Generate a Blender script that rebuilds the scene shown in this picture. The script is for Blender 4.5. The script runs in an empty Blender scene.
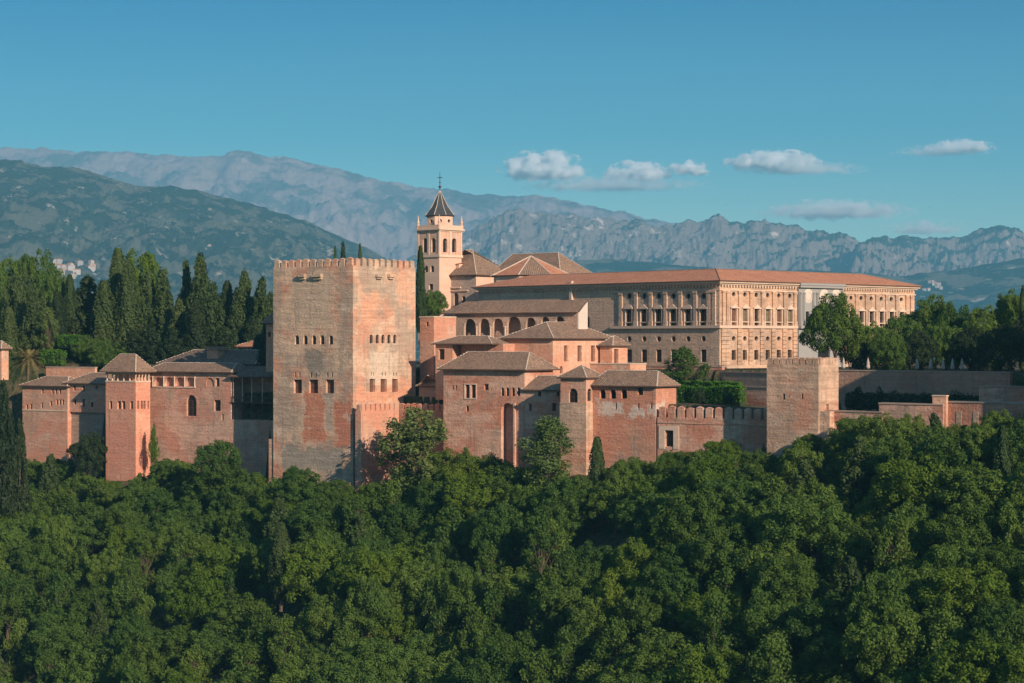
import bpy, math, random
import numpy as np
from mathutils import Vector, Matrix, noise as mn
rad = math.radians
C = bpy.context.scene
col = C.collection
F = 2063.0; HX, HY = 512.0, 341.5
# ------------------------------------------------ camera, sky, sun, exposure
cam = bpy.data.cameras.new('camera'); camo = bpy.data.objects.new('camera', cam); col.objects.link(camo)
camo.location = (0, 0, 0); camo.rotation_euler = (rad(90), 0, 0)
cam.sensor_width = 36; cam.lens = F * 36 / 1024; cam.clip_start = 1; cam.clip_end = 90000
C.camera = camo
SUN_A, SUN_E = 57.0, 22.0          # angle from +X towards the viewer, elevation
sdir = Vector((math.cos(rad(SUN_A)) * math.cos(rad(SUN_E)), -math.sin(rad(SUN_A)) * math.cos(rad(SUN_E)), math.sin(rad(SUN_E))))
w = bpy.data.worlds.new('World'); C.world = w; w.use_nodes = True
nt = w.node_tree; nt.nodes.clear()
sky = nt.nodes.new('ShaderNodeTexSky'); sky.sky_type = 'NISHITA'; sky.sun_disc = False
sky.sun_elevation = rad(SUN_E); sky.sun_rotation = math.atan2(sdir.x, sdir.y)
sky.altitude = 300; sky.air_density = 1.0; sky.dust_density = 0.1; sky.ozone_density = 4.0
bg = nt.nodes.new('ShaderNodeBackground'); bg.inputs[1].default_value = 0.14
wo = nt.nodes.new('ShaderNodeOutputWorld')
tc = nt.nodes.new('ShaderNodeTexCoord'); sz = nt.nodes.new('ShaderNodeSeparateXYZ'); nt.links.new(tc.outputs['Generated'], sz.inputs[0])
rp = nt.nodes.new('ShaderNodeValToRGB'); nt.links.new(sz.outputs[2], rp.inputs[0])
for i_, (p_, c_) in enumerate([(0,(.58,.64,.52)),(.06,(.42,.53,.46)),(.10,(.16,.39,.40)),(.165,(.0,.21,.33)),(.35,(.64,.72,.62)),(1,(.80,.86,.82))]):
    if i_ > 1: rp.color_ramp.elements.new(.5)
for el_, (p_, c_) in zip(rp.color_ramp.elements, [(0,(.58,.64,.52)),(.06,(.42,.53,.46)),(.10,(.16,.39,.40)),(.165,(.0,.21,.33)),(.35,(.64,.72,.62)),(1,(.80,.86,.82))]):
    el_.position = p_; el_.color = (*c_, 1)
mx = nt.nodes.new('ShaderNodeMix'); mx.data_type = 'RGBA'; mx.blend_type = 'MULTIPLY'; mx.inputs[0].default_value = 1.0
nt.links.new(sky.outputs[0], mx.inputs[6]); nt.links.new(rp.outputs[0], mx.inputs[7]); nt.links.new(mx.outputs[2], bg.inputs[0]); nt.links.new(bg.outputs[0], wo.inputs[0])
sl = bpy.data.lights.new('sun', 'SUN'); so = bpy.data.objects.new('sun', sl); col.objects.link(so)
sl.energy = 4.5; sl.angle = rad(0.6); sl.color = (1.0, 0.81, 0.63)
so.rotation_euler = sdir.to_track_quat('Z', 'Y').to_euler(); so.location = (0, 0, 300)
C.view_settings.view_transform = 'Standard'; C.view_settings.look = 'None'
C.view_settings.exposure = 0.42; C.view_settings.gamma = 1.0
C.cycles.use_denoising = True; C.cycles.max_bounces = 14; C.cycles.diffuse_bounces = 4; C.cycles.transmission_bounces = 6; C.cycles.glossy_bounces = 2; C.cycles.volume_bounces = 14
C.cycles.transparent_max_bounces = 16
# ------------------------------------------------ helpers
def link(o, parent=None):
    col.objects.link(o)
    if parent: o.parent = parent
    return o
def tag(o, label=None, cat=None, group=None, kind=None):
    if label: o['label'] = label
    if cat: o['category'] = cat
    if group: o['group'] = group
    if kind: o['kind'] = kind
    return o
def empty(name, loc, rz=0.0):
    o = bpy.data.objects.new(name, None); o.location = loc; o.rotation_euler = (0, 0, rz); o.empty_display_size = 1
    return link(o)
def copy_tree(o, parent=None):
    c = o.copy(); link(c, parent)
    for ch in o.children: copy_tree(ch, c)
    return c
class MB:
    def __init__(s): s.v = []; s.f = []; s.m = []; s.uv = []
    def poly(s, pts, m=0, uv=None):
        n = len(s.v); s.v += [tuple(p) for p in pts]; s.f.append(list(range(n, n + len(pts)))); s.m.append(m)
        s.uv += uv if uv else [(0, 0)] * len(pts)
    def box(s, x0, x1, y0, y1, z0, z1, m=0):
        a = [(x0,y0,z0),(x1,y0,z0),(x1,y1,z0),(x0,y1,z0),(x0,y0,z1),(x1,y0,z1),(x1,y1,z1),(x0,y1,z1)]
        for q in ((0,3,2,1),(4,5,6,7),(0,1,5,4),(1,2,6,5),(2,3,7,6),(3,0,4,7)): s.poly([a[i] for i in q], m)
    def frustum(s, cx, cy, z0, z1, a0, b0, a1, b1, m=0):
        lo = [(cx-a0,cy-b0,z0),(cx+a0,cy-b0,z0),(cx+a0,cy+b0,z0),(cx-a0,cy+b0,z0)]
        hi = [(cx-a1,cy-b1,z1),(cx+a1,cy-b1,z1),(cx+a1,cy+b1,z1),(cx-a1,cy+b1,z1)]
        for i in range(4): j = (i+1) % 4; s.poly([lo[i], lo[j], hi[j], hi[i]], m)
        s.poly(hi, m); s.poly(lo[::-1], m)
    def lathe(s, cx, cy, prof, n=10, m=0, rot=0.0):
        rings = [[(cx + r*math.cos(rot + 2*math.pi*k/n), cy + r*math.sin(rot + 2*math.pi*k/n), z) for k in range(n)] for r, z in prof]
        for a, b in zip(rings, rings[1:]):
            for k in range(n): j = (k+1) % n; s.poly([a[k], a[j], b[j], b[k]], m)
        s.poly(rings[-1], m); s.poly(rings[0][::-1], m)
    def tube(s, pts, rads, n=6, m=0):
        prev = None
        for i, p in enumerate(pts):
            p = Vector(p); d = Vector(pts[min(i+1, len(pts)-1)]) - Vector(pts[max(i-1, 0)])
            if d.length < 1e-6: d = Vector((0,0,1))
            d.normalize(); a = d.orthogonal().normalized(); b = d.cross(a)
            ring = [p + (a*math.cos(2*math.pi*k/n) + b*math.sin(2*math.pi*k/n))*rads[i] for k in range(n)]
            if prev:
                k0 = min(range(n), key=lambda q: (ring[q]-prev[0]).length); ring = ring[k0:] + ring[:k0]
                for k in range(n): j = (k+1) % n; s.poly([prev[k], prev[j], ring[j], ring[k]], m)
            else: s.poly(ring[::-1], m)
            prev = ring
        s.poly(prev, m)
    def build(s, name, mats, parent=None, smooth=False, loc=None):
        me = bpy.data.meshes.new(name); me.from_pydata(s.v, [], s.f)
        if not isinstance(mats, (list, tuple)): mats = [mats]
        for mt in mats: me.materials.append(mt)
        me.polygons.foreach_set('material_index', s.m)
        ul = me.uv_layers.new(name='UVMap'); ul.data.foreach_set('uv', np.array(s.uv, dtype=np.float32).ravel())
        if smooth: me.polygons.foreach_set('use_smooth', [True]*len(s.f))
        me.update(); o = bpy.data.objects.new(name, me)
        if loc: o.location = loc
        return link(o, parent)
# ------------------------------------------------ materials
def mat(name):
    m = bpy.data.materials.new(name); m.use_nodes = True; t = m.node_tree; t.nodes.clear()
    out = t.nodes.new('ShaderNodeOutputMaterial'); return m, t, out
class N:
    def __init__(s, t): s.t = t
    def n(s, typ, **k):
        x = s.t.nodes.new(typ)
        for a, b in k.items(): setattr(x, a, b)
        return x
    def set(s, inp, v):
        if isinstance(v, bpy.types.NodeSocket): s.t.links.new(v, inp)
        elif v is not None: inp.default_value = v
    def math(s, op, a, b=None, c=None, clamp=False):
        x = s.n('ShaderNodeMath', operation=op, use_clamp=clamp)
        s.set(x.inputs[0], a); s.set(x.inputs[1], b); s.set(x.inputs[2], c); return x.outputs[0]
    def noise(s, vec, scale, detail=4, rough=.55):
        x = s.n('ShaderNodeTexNoise'); s.set(x.inputs['Vector'], vec); x.inputs['Scale'].default_value = scale
        x.inputs['Detail'].default_value = detail; x.inputs['Roughness'].default_value = rough; return x.outputs[0]
    def mapping(s, vec, scale=(1,1,1), loc=(0,0,0)):
        x = s.n('ShaderNodeMapping'); s.set(x.inputs[0], vec); x.inputs['Location'].default_value = loc; x.inputs['Scale'].default_value = scale; return x.outputs[0]
    def ramp(s, f, stops):
        x = s.n('ShaderNodeValToRGB'); s.set(x.inputs[0], f); e = x.color_ramp.elements
        while len(e) < len(stops): e.new(.5)
        for el, (p, c) in zip(e, stops): el.position = p; el.color = (*c, 1) if len(c) == 3 else c
        return x.outputs[0]
    def lin(s, f, a, b):
        x = s.n('ShaderNodeMapRange'); s.set(x.inputs[0], f); x.inputs[1].default_value = a; x.inputs[2].default_value = b; return x.outputs[0]
    def mix(s, f, a, b, mode='MIX'):
        x = s.n('ShaderNodeMix', data_type='RGBA', blend_type=mode); s.set(x.inputs[0], f)
        for i, v in ((6, a), (7, b)):
            s.set(x.inputs[i], (*v, 1) if isinstance(v, tuple) and len(v) == 3 else v)
        return x.outputs[2]
    def bsdf(s, out, colr, rough=.9, bump=None, bs=.3, bd=.1, spec=.2):
        x = s.n('ShaderNodeBsdfPrincipled'); s.set(x.inputs['Base Color'], (*colr, 1) if isinstance(colr, tuple) and len(colr) == 3 else colr)
        x.inputs['Roughness'].default_value = rough; x.inputs['Specular IOR Level'].default_value = spec
        if bump is not None:
            b = s.n('ShaderNodeBump'); b.inputs['Strength'].default_value = bs; b.inputs['Distance'].default_value = bd
            s.set(b.inputs['Height'], bump); s.t.links.new(b.outputs[0], x.inputs['Normal'])
        s.t.links.new(x.outputs[0], out.inputs[0]); return x
def wallmat(name, base, alt, grey, seed=0.0, altamt=.5, greyamt=.35, band=.35, patches=()):
    """rammed earth and brick: long horizontal layers, plaster patches, weathered grey areas"""
    m, t, out = mat(name); q = N(t)
    g = q.n('ShaderNodeNewGeometry').outputs['Position']
    p1 = q.mapping(g, (.10, .10, .16), (seed, seed*2, seed)); p2 = q.mapping(g, (.35, .35, 1.7), (seed, 0, seed))
    p3 = q.mapping(g, (.07, .07, 2.6), (0, seed, seed*3))
    big = q.noise(p1, 1.3, 7, .62); streak = q.noise(p2, 1.0, 6, .65); layer = q.noise(p3, 1.0, 3, .6)
    p4 = q.mapping(g, (.16, .16, .10), (seed*5, 3, seed)); g2 = q.noise(p4, 1.1, 8, .68)
    c = q.mix(q.lin(big, .5 - (altamt-.5)*.3 - .05, .5 - (altamt-.5)*.3 + .06), base, alt)
    c = q.mix(q.math('MULTIPLY', q.lin(g2, .60 - greyamt*.25, .66 - greyamt*.2), .75), c, grey)
    oc = q.n('ShaderNodeTexCoord').outputs['Object']; sx = q.n('ShaderNodeSeparateXYZ'); t.links.new(oc, sx.inputs[0])
    ha = q.math('ADD', sx.outputs[0], sx.outputs[1])
    fa = q.math('MULTIPLY', q.math('ABSOLUTE', q.math('SUBTRACT', q.math('FRACT', q.math('DIVIDE', ha, 2.1)), .5)), 2.1)
    fb = q.math('MULTIPLY', q.math('ABSOLUTE', q.math('SUBTRACT', q.math('FRACT', q.math('DIVIDE', sx.outputs[2], 1.35)), .5)), 1.35)
    hole = q.math('LESS_THAN', q.math('MAXIMUM', fa, fb), .085); hk = q.math('GREATER_THAN', q.noise(q.mapping(g, (.5,.5,.7), (seed,5,0)), 1.0, 2), .49)
    for (axis, cx, cz, hw, hh, colr) in patches:
        e = q.math('MULTIPLY', q.math('SUBTRACT', q.noise(g, .30, 8, .72), .5), 7.5)
        dx = q.math('SUBTRACT', q.math('ABSOLUTE', q.math('SUBTRACT', sx.outputs[axis], cx)), hw)
        dz = q.math('SUBTRACT', q.math('ABSOLUTE', q.math('SUBTRACT', sx.outputs[2], cz)), hh)
        d = q.math('ADD', q.math('MAXIMUM', dx, dz), e)
        side = q.math('GREATER_THAN', q.math('ABSOLUTE', sx.outputs[1-axis]), 3.0)
        k = q.math('MULTIPLY', q.lin(d, .25, -.25), q.math('SUBTRACT', 1.0, side))
        c = q.mix(q.math('MULTIPLY', k, .85), c, colr)
    eff = q.noise(q.mapping(g, (.22, .22, .30), (seed*7, 1, seed)), 1.5, 9, .72)
    c = q.mix(q.math('MULTIPLY', q.lin(eff, .57, .64), .55), c, (min(.7, alt[0]*1.12), alt[1]*1.3, alt[2]*1.45))
    vs = q.noise(q.mapping(g, (1.3, 1.3, .09), (seed, 0, 0)), 1.0, 4, .6)
    c = q.mix(q.math('MULTIPLY', q.lin(vs, .56, .70), .38), c, (.16,.12,.095))
    c = q.mix(q.math('MULTIPLY', q.math('MULTIPLY', hole, hk), .7), c, (.06,.035,.025))
    s1 = q.math('MULTIPLY_ADD', q.math('SUBTRACT', streak, .5), band*2.2, 1.0)
    s2 = q.math('MULTIPLY_ADD', q.math('SUBTRACT', layer, .5), band*1.6, 1.0)
    fine = q.math('MULTIPLY_ADD', q.math('SUBTRACT', q.noise(g, 1.6, 5, .7), .5), .55, 1.0)
    k = q.math('MULTIPLY', q.math('MULTIPLY', s1, s2), fine)
    cb = q.n('ShaderNodeCombineXYZ')
    for i in range(3): t.links.new(k, cb.inputs[i])
    c = q.mix(1.0, c, cb.outputs[0], 'MULTIPLY')
    q.bsdf(out, c, .95, q.math('ADD', streak, q.noise(g, 2.5, 4, .7)), .6, .25, .1); return m
def roofmat(name, a, b, seed=0.0):
    m, t, out = mat(name); q = N(t)
    uv = q.n('ShaderNodeTexCoord').outputs['UV']; g = q.n('ShaderNodeNewGeometry').outputs['Position']
    sx = q.n('ShaderNodeSeparateXYZ'); t.links.new(uv, sx.inputs[0])
    wob = q.math('MULTIPLY', q.noise(uv, .8, 3), .35)
    rib = q.math('SINE', q.math('MULTIPLY', q.math('ADD', sx.outputs[0], wob), 2*math.pi/.42))
    crs = q.math('FRACT', q.math('DIVIDE', sx.outputs[1], .45))
    patch = q.noise(q.mapping(g, (1,1,1), (seed,0,0)), .35, 6, .65); sp = q.noise(g, 2.6, 4, .8)
    c = q.mix(q.lin(patch, .38, .62), a, b)
    c = q.mix(q.lin(sp, .50, .72), c, (.50, .38, .28)); c = q.mix(q.lin(sp, .46, .30), c, (.07, .05, .04))
    k = q.math('ADD', q.math('MULTIPLY_ADD', rib, .20, .88), q.math('MULTIPLY', crs, -.12))
    cb = q.n('ShaderNodeCombineXYZ')
    for i in range(3): t.links.new(k, cb.inputs[i])
    c = q.mix(1.0, c, cb.outputs[0], 'MULTIPLY')
    q.bsdf(out, c, .9, q.math('ADD', q.math('MULTIPLY', rib, .5), crs), .6, .06, .1); return m
def plain(name, colr, rough=.85, var=.35, scale=1.5, bump=.2):
    m, t, out = mat(name); q = N(t); g = q.n('ShaderNodeNewGeometry').outputs['Position']
    n1 = q.noise(g, scale, 6, .65); n2 = q.noise(q.mapping(g, (.3,.3,1.2)), scale*.5, 4)
    k = q.math('MULTIPLY_ADD', q.math('SUBTRACT', q.math('ADD', n1, n2), 1.0), var*1.6, 1.0)
    cb = q.n('ShaderNodeCombineXYZ')
    for i in range(3): t.links.new(k, cb.inputs[i])
    q.bsdf(out, q.mix(1.0, colr, cb.outputs[0], 'MULTIPLY'), rough, n1, bump, .05); return m
def leafmat(name, a, b, trans=.32, big=.12):
    m, t, out = mat(name); q = N(t)
    g = q.n('ShaderNodeNewGeometry').outputs['Position']; rnd = q.n('ShaderNodeObjectInfo').outputs['Random']
    n1 = q.noise(g, .55, 3, .6); n2 = q.noise(g, 2.5, 2)
    f = q.math('ADD', q.math('MULTIPLY', n1, .5), q.math('ADD', q.math('MULTIPLY', n2, .35), q.math('MULTIPLY_ADD', rnd, .7, -.27)), clamp=True)
    c = q.mix(f, a, b)
    c = q.mix(q.math('MULTIPLY', q.lin(q.noise(g, .05, 2), .5, .75), .6), c, (b[0]*1.15, b[1]*.98, b[2]*.9))
    d = q.n('ShaderNodeBsdfPrincipled'); t.links.new(c, d.inputs['Base Color']); d.inputs['Roughness'].default_value = .6
    d.inputs['Specular IOR Level'].default_value = .10
    tr = q.n('ShaderNodeBsdfTranslucent'); t.links.new(q.mix(1.0, c, (1.0, 1.15, .6), 'MULTIPLY'), tr.inputs[0])
    ms = q.n('ShaderNodeMixShader'); ms.inputs[0].default_value = trans
    t.links.new(d.outputs[0], ms.inputs[1]); t.links.new(tr.outputs[0], ms.inputs[2]); t.links.new(ms.outputs[0], out.inputs[0]); return m
BR = (.52, .232, .152); PL = (.56, .31, .20); GY = (.38, .27, .20)
M = {}
M['wall'] = wallmat('red_rammed_earth', BR, (.60,.36,.26), GY, 3.1, .48, .28, .30)
M['wall2'] = wallmat('salmon_render', (.57,.265,.175), (.56,.325,.23), (.42,.28,.20), 9.7, .5, .2, .18)
M['wall3'] = wallmat('worn_tower_earth', (.49,.25,.165), (.57,.37,.26), (.38,.275,.20), 15.2, .6, .55, .42)
M['wallpink'] = wallmat('pink_render', (.62,.31,.20), (.66,.38,.26), (.5,.33,.24), 22.5, .5, .15, .12)
M['wallgrey'] = wallmat('grey_brown_masonry', (.40,.27,.20), (.33,.24,.19), (.25,.20,.16), 31.0, .5, .4, .3)
M['stone'] = wallmat('golden_stone', (.55,.335,.22), (.60,.405,.285), (.34,.235,.17), 41.0, .5, .5, .28)
M['stone_shade'] = wallmat('shaded_front_stone', (.56,.385,.275), (.60,.40,.28), (.42,.31,.24), 44.0, .5, .35, .2)  # palace stone recoloured for the shaded front, raised against grazing sun; also the plinth
M['cream'] = plain('cream_plaster', (.64,.425,.315), .9, .22, .8)
M['white'] = plain('white_render', (.60,.50,.42), .9, .12, .6)
M['marble'] = plain('grey_white_marble', (.31,.295,.28), .6, .15, .7)
M['roof'] = roofmat('old_grey_brown_tiles', (.25,.16,.115), (.33,.20,.13), 0)
M['roof2'] = roofmat('orange_clay_tiles', (.66,.27,.15), (.55,.22,.125), 7)
M['roofdark'] = roofmat('dark_weathered_tiles', (.15,.10,.08), (.21,.13,.10), 4)
M['slate'] = plain('dark_slate', (.055,.06,.065), .5, .4, 2)
M['mortar'] = plain('ridge_mortar', (.52,.42,.34), .9, .5, 3)
M['wood'] = plain('dark_wood', (.10,.055,.035), .8, .4, 3)
M['shutter'] = plain('brown_shutter', (.17,.075,.045), .8, .3, 3)
M['green_shutter'] = plain('olive_shutter', (.17,.15,.085), .8, .3, 3)
M['trim'] = plain('pale_trim', (.62,.45,.34), .85, .3, 2)
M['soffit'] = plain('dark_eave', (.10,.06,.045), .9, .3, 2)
M['bark'] = plain('bark', (.11,.08,.06), .95, .4, 4)
M['canvas'] = plain('pale_canvas', (.40,.33,.28), .9, .2, 2)
M['copingstone'] = plain('worn_coping', (.40,.28,.21), .95, .5, 1.5)
M['iron'] = plain('iron', (.04,.04,.045), .5, .2, 2)
m, t, out = mat('dark_pane'); q = N(t); q.bsdf(out, (.018,.014,.012), .25, spec=.4); M['pane'] = m
M['leaf_a'] = leafmat('plane_leaves', (.050,.098,.016), (.132,.200,.036))
M['leaf_b'] = leafmat('elm_leaves', (.038,.086,.017), (.104,.172,.032))
M['leaf_c'] = leafmat('lime_green_leaves', (.060,.115,.012), (.125,.190,.022))
M['leaf_cy'] = leafmat('cypress_needles', (.026,.050,.016), (.070,.100,.030), .12)
M['leaf_dk'] = leafmat('dark_evergreen_leaves', (.016,.030,.012), (.042,.062,.022), .12)
M['leaf_pop'] = leafmat('poplar_leaves', (.070,.125,.030), (.150,.200,.060), .3)
M['leaf_hedge'] = leafmat('clipped_hedge_leaves', (.060,.160,.012), (.110,.240,.022), .3)
# ------------------------------------------------ terrain
def at_(px, D): return (px-HX)*D/F
def interp(x, pts):
    return float(np.interp(x, [p[0] for p in pts], [p[1] for p in pts]))
DB = [(-200,458),(0,444),(22,442),(60,434),(68,434),(104,428),(106,422),(135,415.5),(149,419),(151,420),(230,409),(268,404),(271,403),(274,393.5),(353,382),(359,381),(362,381),(398,392),(400,390),(444.5,384),(524,371),(558,366),(561,362),(586,357.5),(594,359),(655,351.5),(659,350.5),(765,336.8),(768,335.5),(818,329),(838,330),(839,329.3),(882,322.5),(1024,308),(1300,290)]
ZB = [(-200,-26),(0,-27),(150,-27.8),(262,-27.2),(353,-27.6),(440,-24.5),(520,-22.8),(590,-22.2),(700,-18.8),(766,-18.5),(838,-17.5),(930,-15.5),(1024,-14.5),(1300,-16)]
DR = [(-200,455),(0,446),(270,430),(360,402),(640,386),(766,371),(838,354),(990,334),(1024,329),(1300,300)]
ZI = [(-200,-12),(0,-12),(160,-11),(270,-10),(440,-10.5),(640,-10.5),(766,-11.2),(838,-12.2),(1300,-12)]
def ground(x, y):
    if y > 40: px = min(1300, max(-200, HX + F*x/y))
    else: px = 1300 if x > 0 else -200
    d = y - interp(px, DB); zb = interp(px, ZB)
    if d < 0:
        z = zb + max(d, -4)*.18 + min(0, d+4)*.53 + 1.2*mn.noise((x*.04, y*.04, 0))*min(1, -d*.1)
        z = max(z, -78)
        if y < 110: z = max(z, -2 - (y+5)*.66 if y > -5 else -2)
        return z
    zi = interp(px, ZI); dr = interp(px, DR)
    up = -5.2 if px > 330 else -5.2
    if px < 330: up += max(0, min(9, (y-dr)*.10))
    k1 = min(1, max(0, (d-.6)/1.2)); z = zb + (zi-zb)*k1
    k2 = min(1, max(0, (y-dr-.3)/.8)); z = z + (up-z)*k2
    if y > 560: z = z + (-70-z)*min(1, (y-560)/500)
    return z
def make_ground():
    xs = sorted(set(list(np.arange(-150, 151, 1.5)) + [-9000,-6000,-4000,-2500,-1500,-900,-600,-400,-280,-200,-170] + [9000,6000,4000,2500,1500,900,600,400,280,200,170]))
    ys = sorted(set(list(np.arange(270, 480, 1.0)) + list(np.arange(-30, 270, 8.0)) + [-200,-100,490,500,515,530,560,600,650,720,800,900,1060,1500,2500,4000,7000,12000,20000,26000]))
    v = [(x, y, ground(x, y)) for y in ys for x in xs]; nx = len(xs)
    f = [(j*nx+i, j*nx+i+1, (j+1)*nx+i+1, (j+1)*nx+i) for j in range(len(ys)-1) for i in range(nx-1)]
    me = bpy.data.meshes.new('ground'); me.from_pydata(v, [], f); me.polygons.foreach_set('use_smooth', [True]*len(f))
    m, t, out = mat('dry_earth_and_scrub'); q = N(t); g = q.n('ShaderNodeNewGeometry').outputs['Position']
    c = q.mix(q.lin(q.noise(g, .12, 7, .65), .42, .58), (.045,.06,.022), (.17,.115,.075))
    c = q.mix(q.lin(q.noise(g, .8, 5, .7), .45, .6), c, (.03,.045,.015))
    q.bsdf(out, c, .95, q.noise(g, 1.2, 6, .7), .8, .4); me.materials.append(m)
    o = link(bpy.data.objects.new('ground', me)); tag(o, kind='structure'); return o
make_ground()
# ------------------------------------------------ mountains
def mountain(name, D, sil, depth, base, rough, rs, nx, ny, m, seed, spur=1.0, px0=-350, px1=1400):
    v = []; h0 = lambda px: (HY - interp(px, sil))*D/F
    for j in range(ny):
        tt = j/(ny-1)*1.35                      # 0 foot, 1 ridge, above 1 the far side
        for i in range(nx):
            px = px0 + (px1-px0)*i/(nx-1); x = (px-HX)*D/F; y = D - depth*(1-tt)
            H = h0(px) - base
            s = max(0, 1-abs(1-tt))
            wx = x + 240*mn.noise((x*.0006*rs, y*.0006*rs, seed))
            n1 = mn.ridged_multi_fractal((wx*.0011*rs, y*.0006*rs + seed, seed), 1.0, 2.1, 6, 1.0, 2.0) - 1.1
            n2 = mn.fractal((x*.004*rs, y*.004*rs, seed+5), .6, 2.0, 7)
            prof = s**(1.6 if name == 'rocky_ridge' else 1.15)
            k = min(1, (1-tt)*3.0) if tt < 1 else 0
            k0 = math.sin(math.pi*min(1, s))**.6 if s > 0 else 0
            n3 = mn.fractal((x*.0016, y*.0016, seed+9), 1.0, 2.0, 4)
            if name == 'rocky_ridge': cr = .14 + .95*max(0, min(1, (760-px)/120)); k *= 1
            else: cr = 1.0
            bg_ = mn.ridged_multi_fractal(((x+.45*y)*.0010, (y-.3*x)*.0008, seed+2), 1.0, 2.1, 5, 1.0, 2.0) - 1.35 if name != 'mountain_range' else 0
            z = base + H*prof*(1 + 0.0) + rough*(bg_*((.8 + .35*max(0, min(1, (px-720)/120))) if name == 'rocky_ridge' else .7)*k0*k + n1*.42*cr*k0*spur*k*(.65+.5*n3) + n3*(.35 if cr > .9 else .75)*k*k0 + n2*.22*(.25 + .75*k0))
            lim = base + H*(.985 + .02*0)*1.0
            zmax = base + H + rough*(.05 if name == 'rocky_ridge' and px > 740 else .09)*n2
            z = min(z, zmax*(y/D) + 0 if tt < .97 else zmax)
            v.append((x*(y/D)**.5, y, max(z, base-30)))
    f = [(j*nx+i, j*nx+i+1, (j+1)*nx+i+1, (j+1)*nx+i) for j in range(ny-1) for i in range(nx-1)]
    me = bpy.data.meshes.new(name); me.from_pydata(v, [], f); me.polygons.foreach_set('use_smooth', [True]*len(f)); me.materials.append(m)
    o = link(bpy.data.objects.new(name, me)); tag(o, kind='structure'); return o
def mtmat(name, veg, rock, pale, s, rockamt, paleamt, slope=.0):
    m, t, out = mat(name); q = N(t); gn = q.n('ShaderNodeNewGeometry'); g = gn.outputs['Position']
    n1 = q.noise(g, s, 9, .62); n2 = q.noise(q.mapping(g, (1,1,1), (900,0,50)), s*2.2, 9, .68)
    sx = q.n('ShaderNodeSeparateXYZ'); t.links.new(gn.outputs['Normal'], sx.inputs[0])
    sl_ = q.math('MULTIPLY', q.math('SUBTRACT', 1.0, sx.outputs[2]), slope)
    f = q.math('ADD', n1, sl_)
    if name == 'grey_crags':       # bare rock gives way to scrub towards the right hand peaks
        sp_ = q.n('ShaderNodeSeparateXYZ'); t.links.new(g, sp_.inputs[0]); fade = q.math('MULTIPLY', q.lin(sp_.outputs[0], 500, 1700), .16)
        f = q.math('SUBTRACT', f, fade); n2 = q.math('SUBTRACT', n2, q.math('MULTIPLY', fade, .35))
    c = q.mix(q.lin(f, .62-rockamt*.3, .68-rockamt*.3), veg, rock)
    c = q.mix(q.lin(n2, .66-paleamt*.2, .72-paleamt*.2), c, pale)
    k = q.math('MULTIPLY_ADD', q.noise(g, s*14, 5, .7), .9, .55); cb = q.n('ShaderNodeCombineXYZ')
    for i in range(3): t.links.new(k, cb.inputs[i])
    c = q.mix(1.0, c, cb.outputs[0], 'MULTIPLY')
    q.bsdf(out, c, 1.0, q.noise(g, s*9, 8, .7), .8, 30.0, 0.0); return m
SIL1 = [(-350,160),(-100,150),(0,147),(60,149),(90,150.5),(120,151),(170,154),(205,155),(222,155),(231,151),(238,149),(246,151),(258,154),(280,157),(300,160),(350,171),(400,183),(450,190),(500,196),(540,195),(560,199),(600,207),(650,219),(700,227),(800,240),(1000,250),(1400,250)]
SIL2 = [(-350,300),(250,290),(380,270),(440,248),(470,229),(490,219),(505,212),(520,208),(532,212),(545,211),(560,214),(575,213),(590,217),(605,217),(615,220),(640,219),(655,224),(682,222),(700,222),(712,217),(719,214),(728,219),(745,222),(765,219),(785,224),(810,229),(830,233),(845,234),(862,241),(873,236),(890,238),(905,236),(920,238),(940,238),(958,238),(970,233),(985,227),(1000,223),(1010,226),(1024,233),(1080,238),(1200,230),(1400,240)]
SIL3 = [(-350,140),(-150,150),(0,160),(20,160),(40,164),(73,168),(95,171),(110,177),(125,182),(135,185),(172,185),(194,190),(227,198),(256,205),(285,214),(311,223),(340,237),(370,250),(400,263),(450,280),(520,297),(600,310),(800,330),(1400,340)]
SIL4 = [(-350,335),(300,320),(430,300),(500,268),(560,259),(620,260),(680,265),(740,270),(800,270),(850,272),(900,276),(950,270),(990,264),(1024,258),(1100,250),(1400,245)]
MT1 = mtmat('bare_high_range', (.13,.125,.11), (.34,.25,.235), (.46,.37,.35), .0022, .6, .22)
MT2 = mtmat('grey_crags', (.05,.075,.05), (.27,.22,.195), (.66,.55,.48), .0042, .50, .46, .75)
MT3 = mtmat('wooded_slope', (.050,.080,.058), (.165,.165,.125), (.55,.47,.40), .0095, .34, .30, .30)
MT4 = mtmat('dark_foothill', (.028,.052,.034), (.17,.155,.11), (.50,.42,.34), .0060, .34, .28, .1)
mountain('mountain_range', 14000, SIL1, 4200, -60, 330, 1.2, 700, 130, MT1, 3.0, .5, -200, 1230)
mountain('rocky_ridge', 9800, SIL2, 2300, -60, 250, 3.0, 1100, 210, MT2, 11.0, 1.15, 200, 1230)
mountain('wooded_mountain', 6500, SIL3, 2900, -80, 120, 2.6, 800, 200, MT3, 21.0, .9, -200, 800)
mountain('foothills', 7600, SIL4, 2200, -80, 70, 3.2, 500, 90, MT4, 31.0, .9)
# haze
hz = MB(); hz.box(-10000, 10000, -400, 14600, -101, 1700); hm, t, out = mat('evening_haze')
vol = t.nodes.new('ShaderNodeVolumePrincipled'); vol.inputs['Color'].default_value = (.25,.70,.97,1); vol.inputs['Density'].default_value = 7.5e-5
vol.inputs['Anisotropy'].default_value = 0.0; t.links.new(vol.outputs[0], out.inputs['Volume'])
tag(hz.build('haze', hm), kind='stuff')
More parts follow.
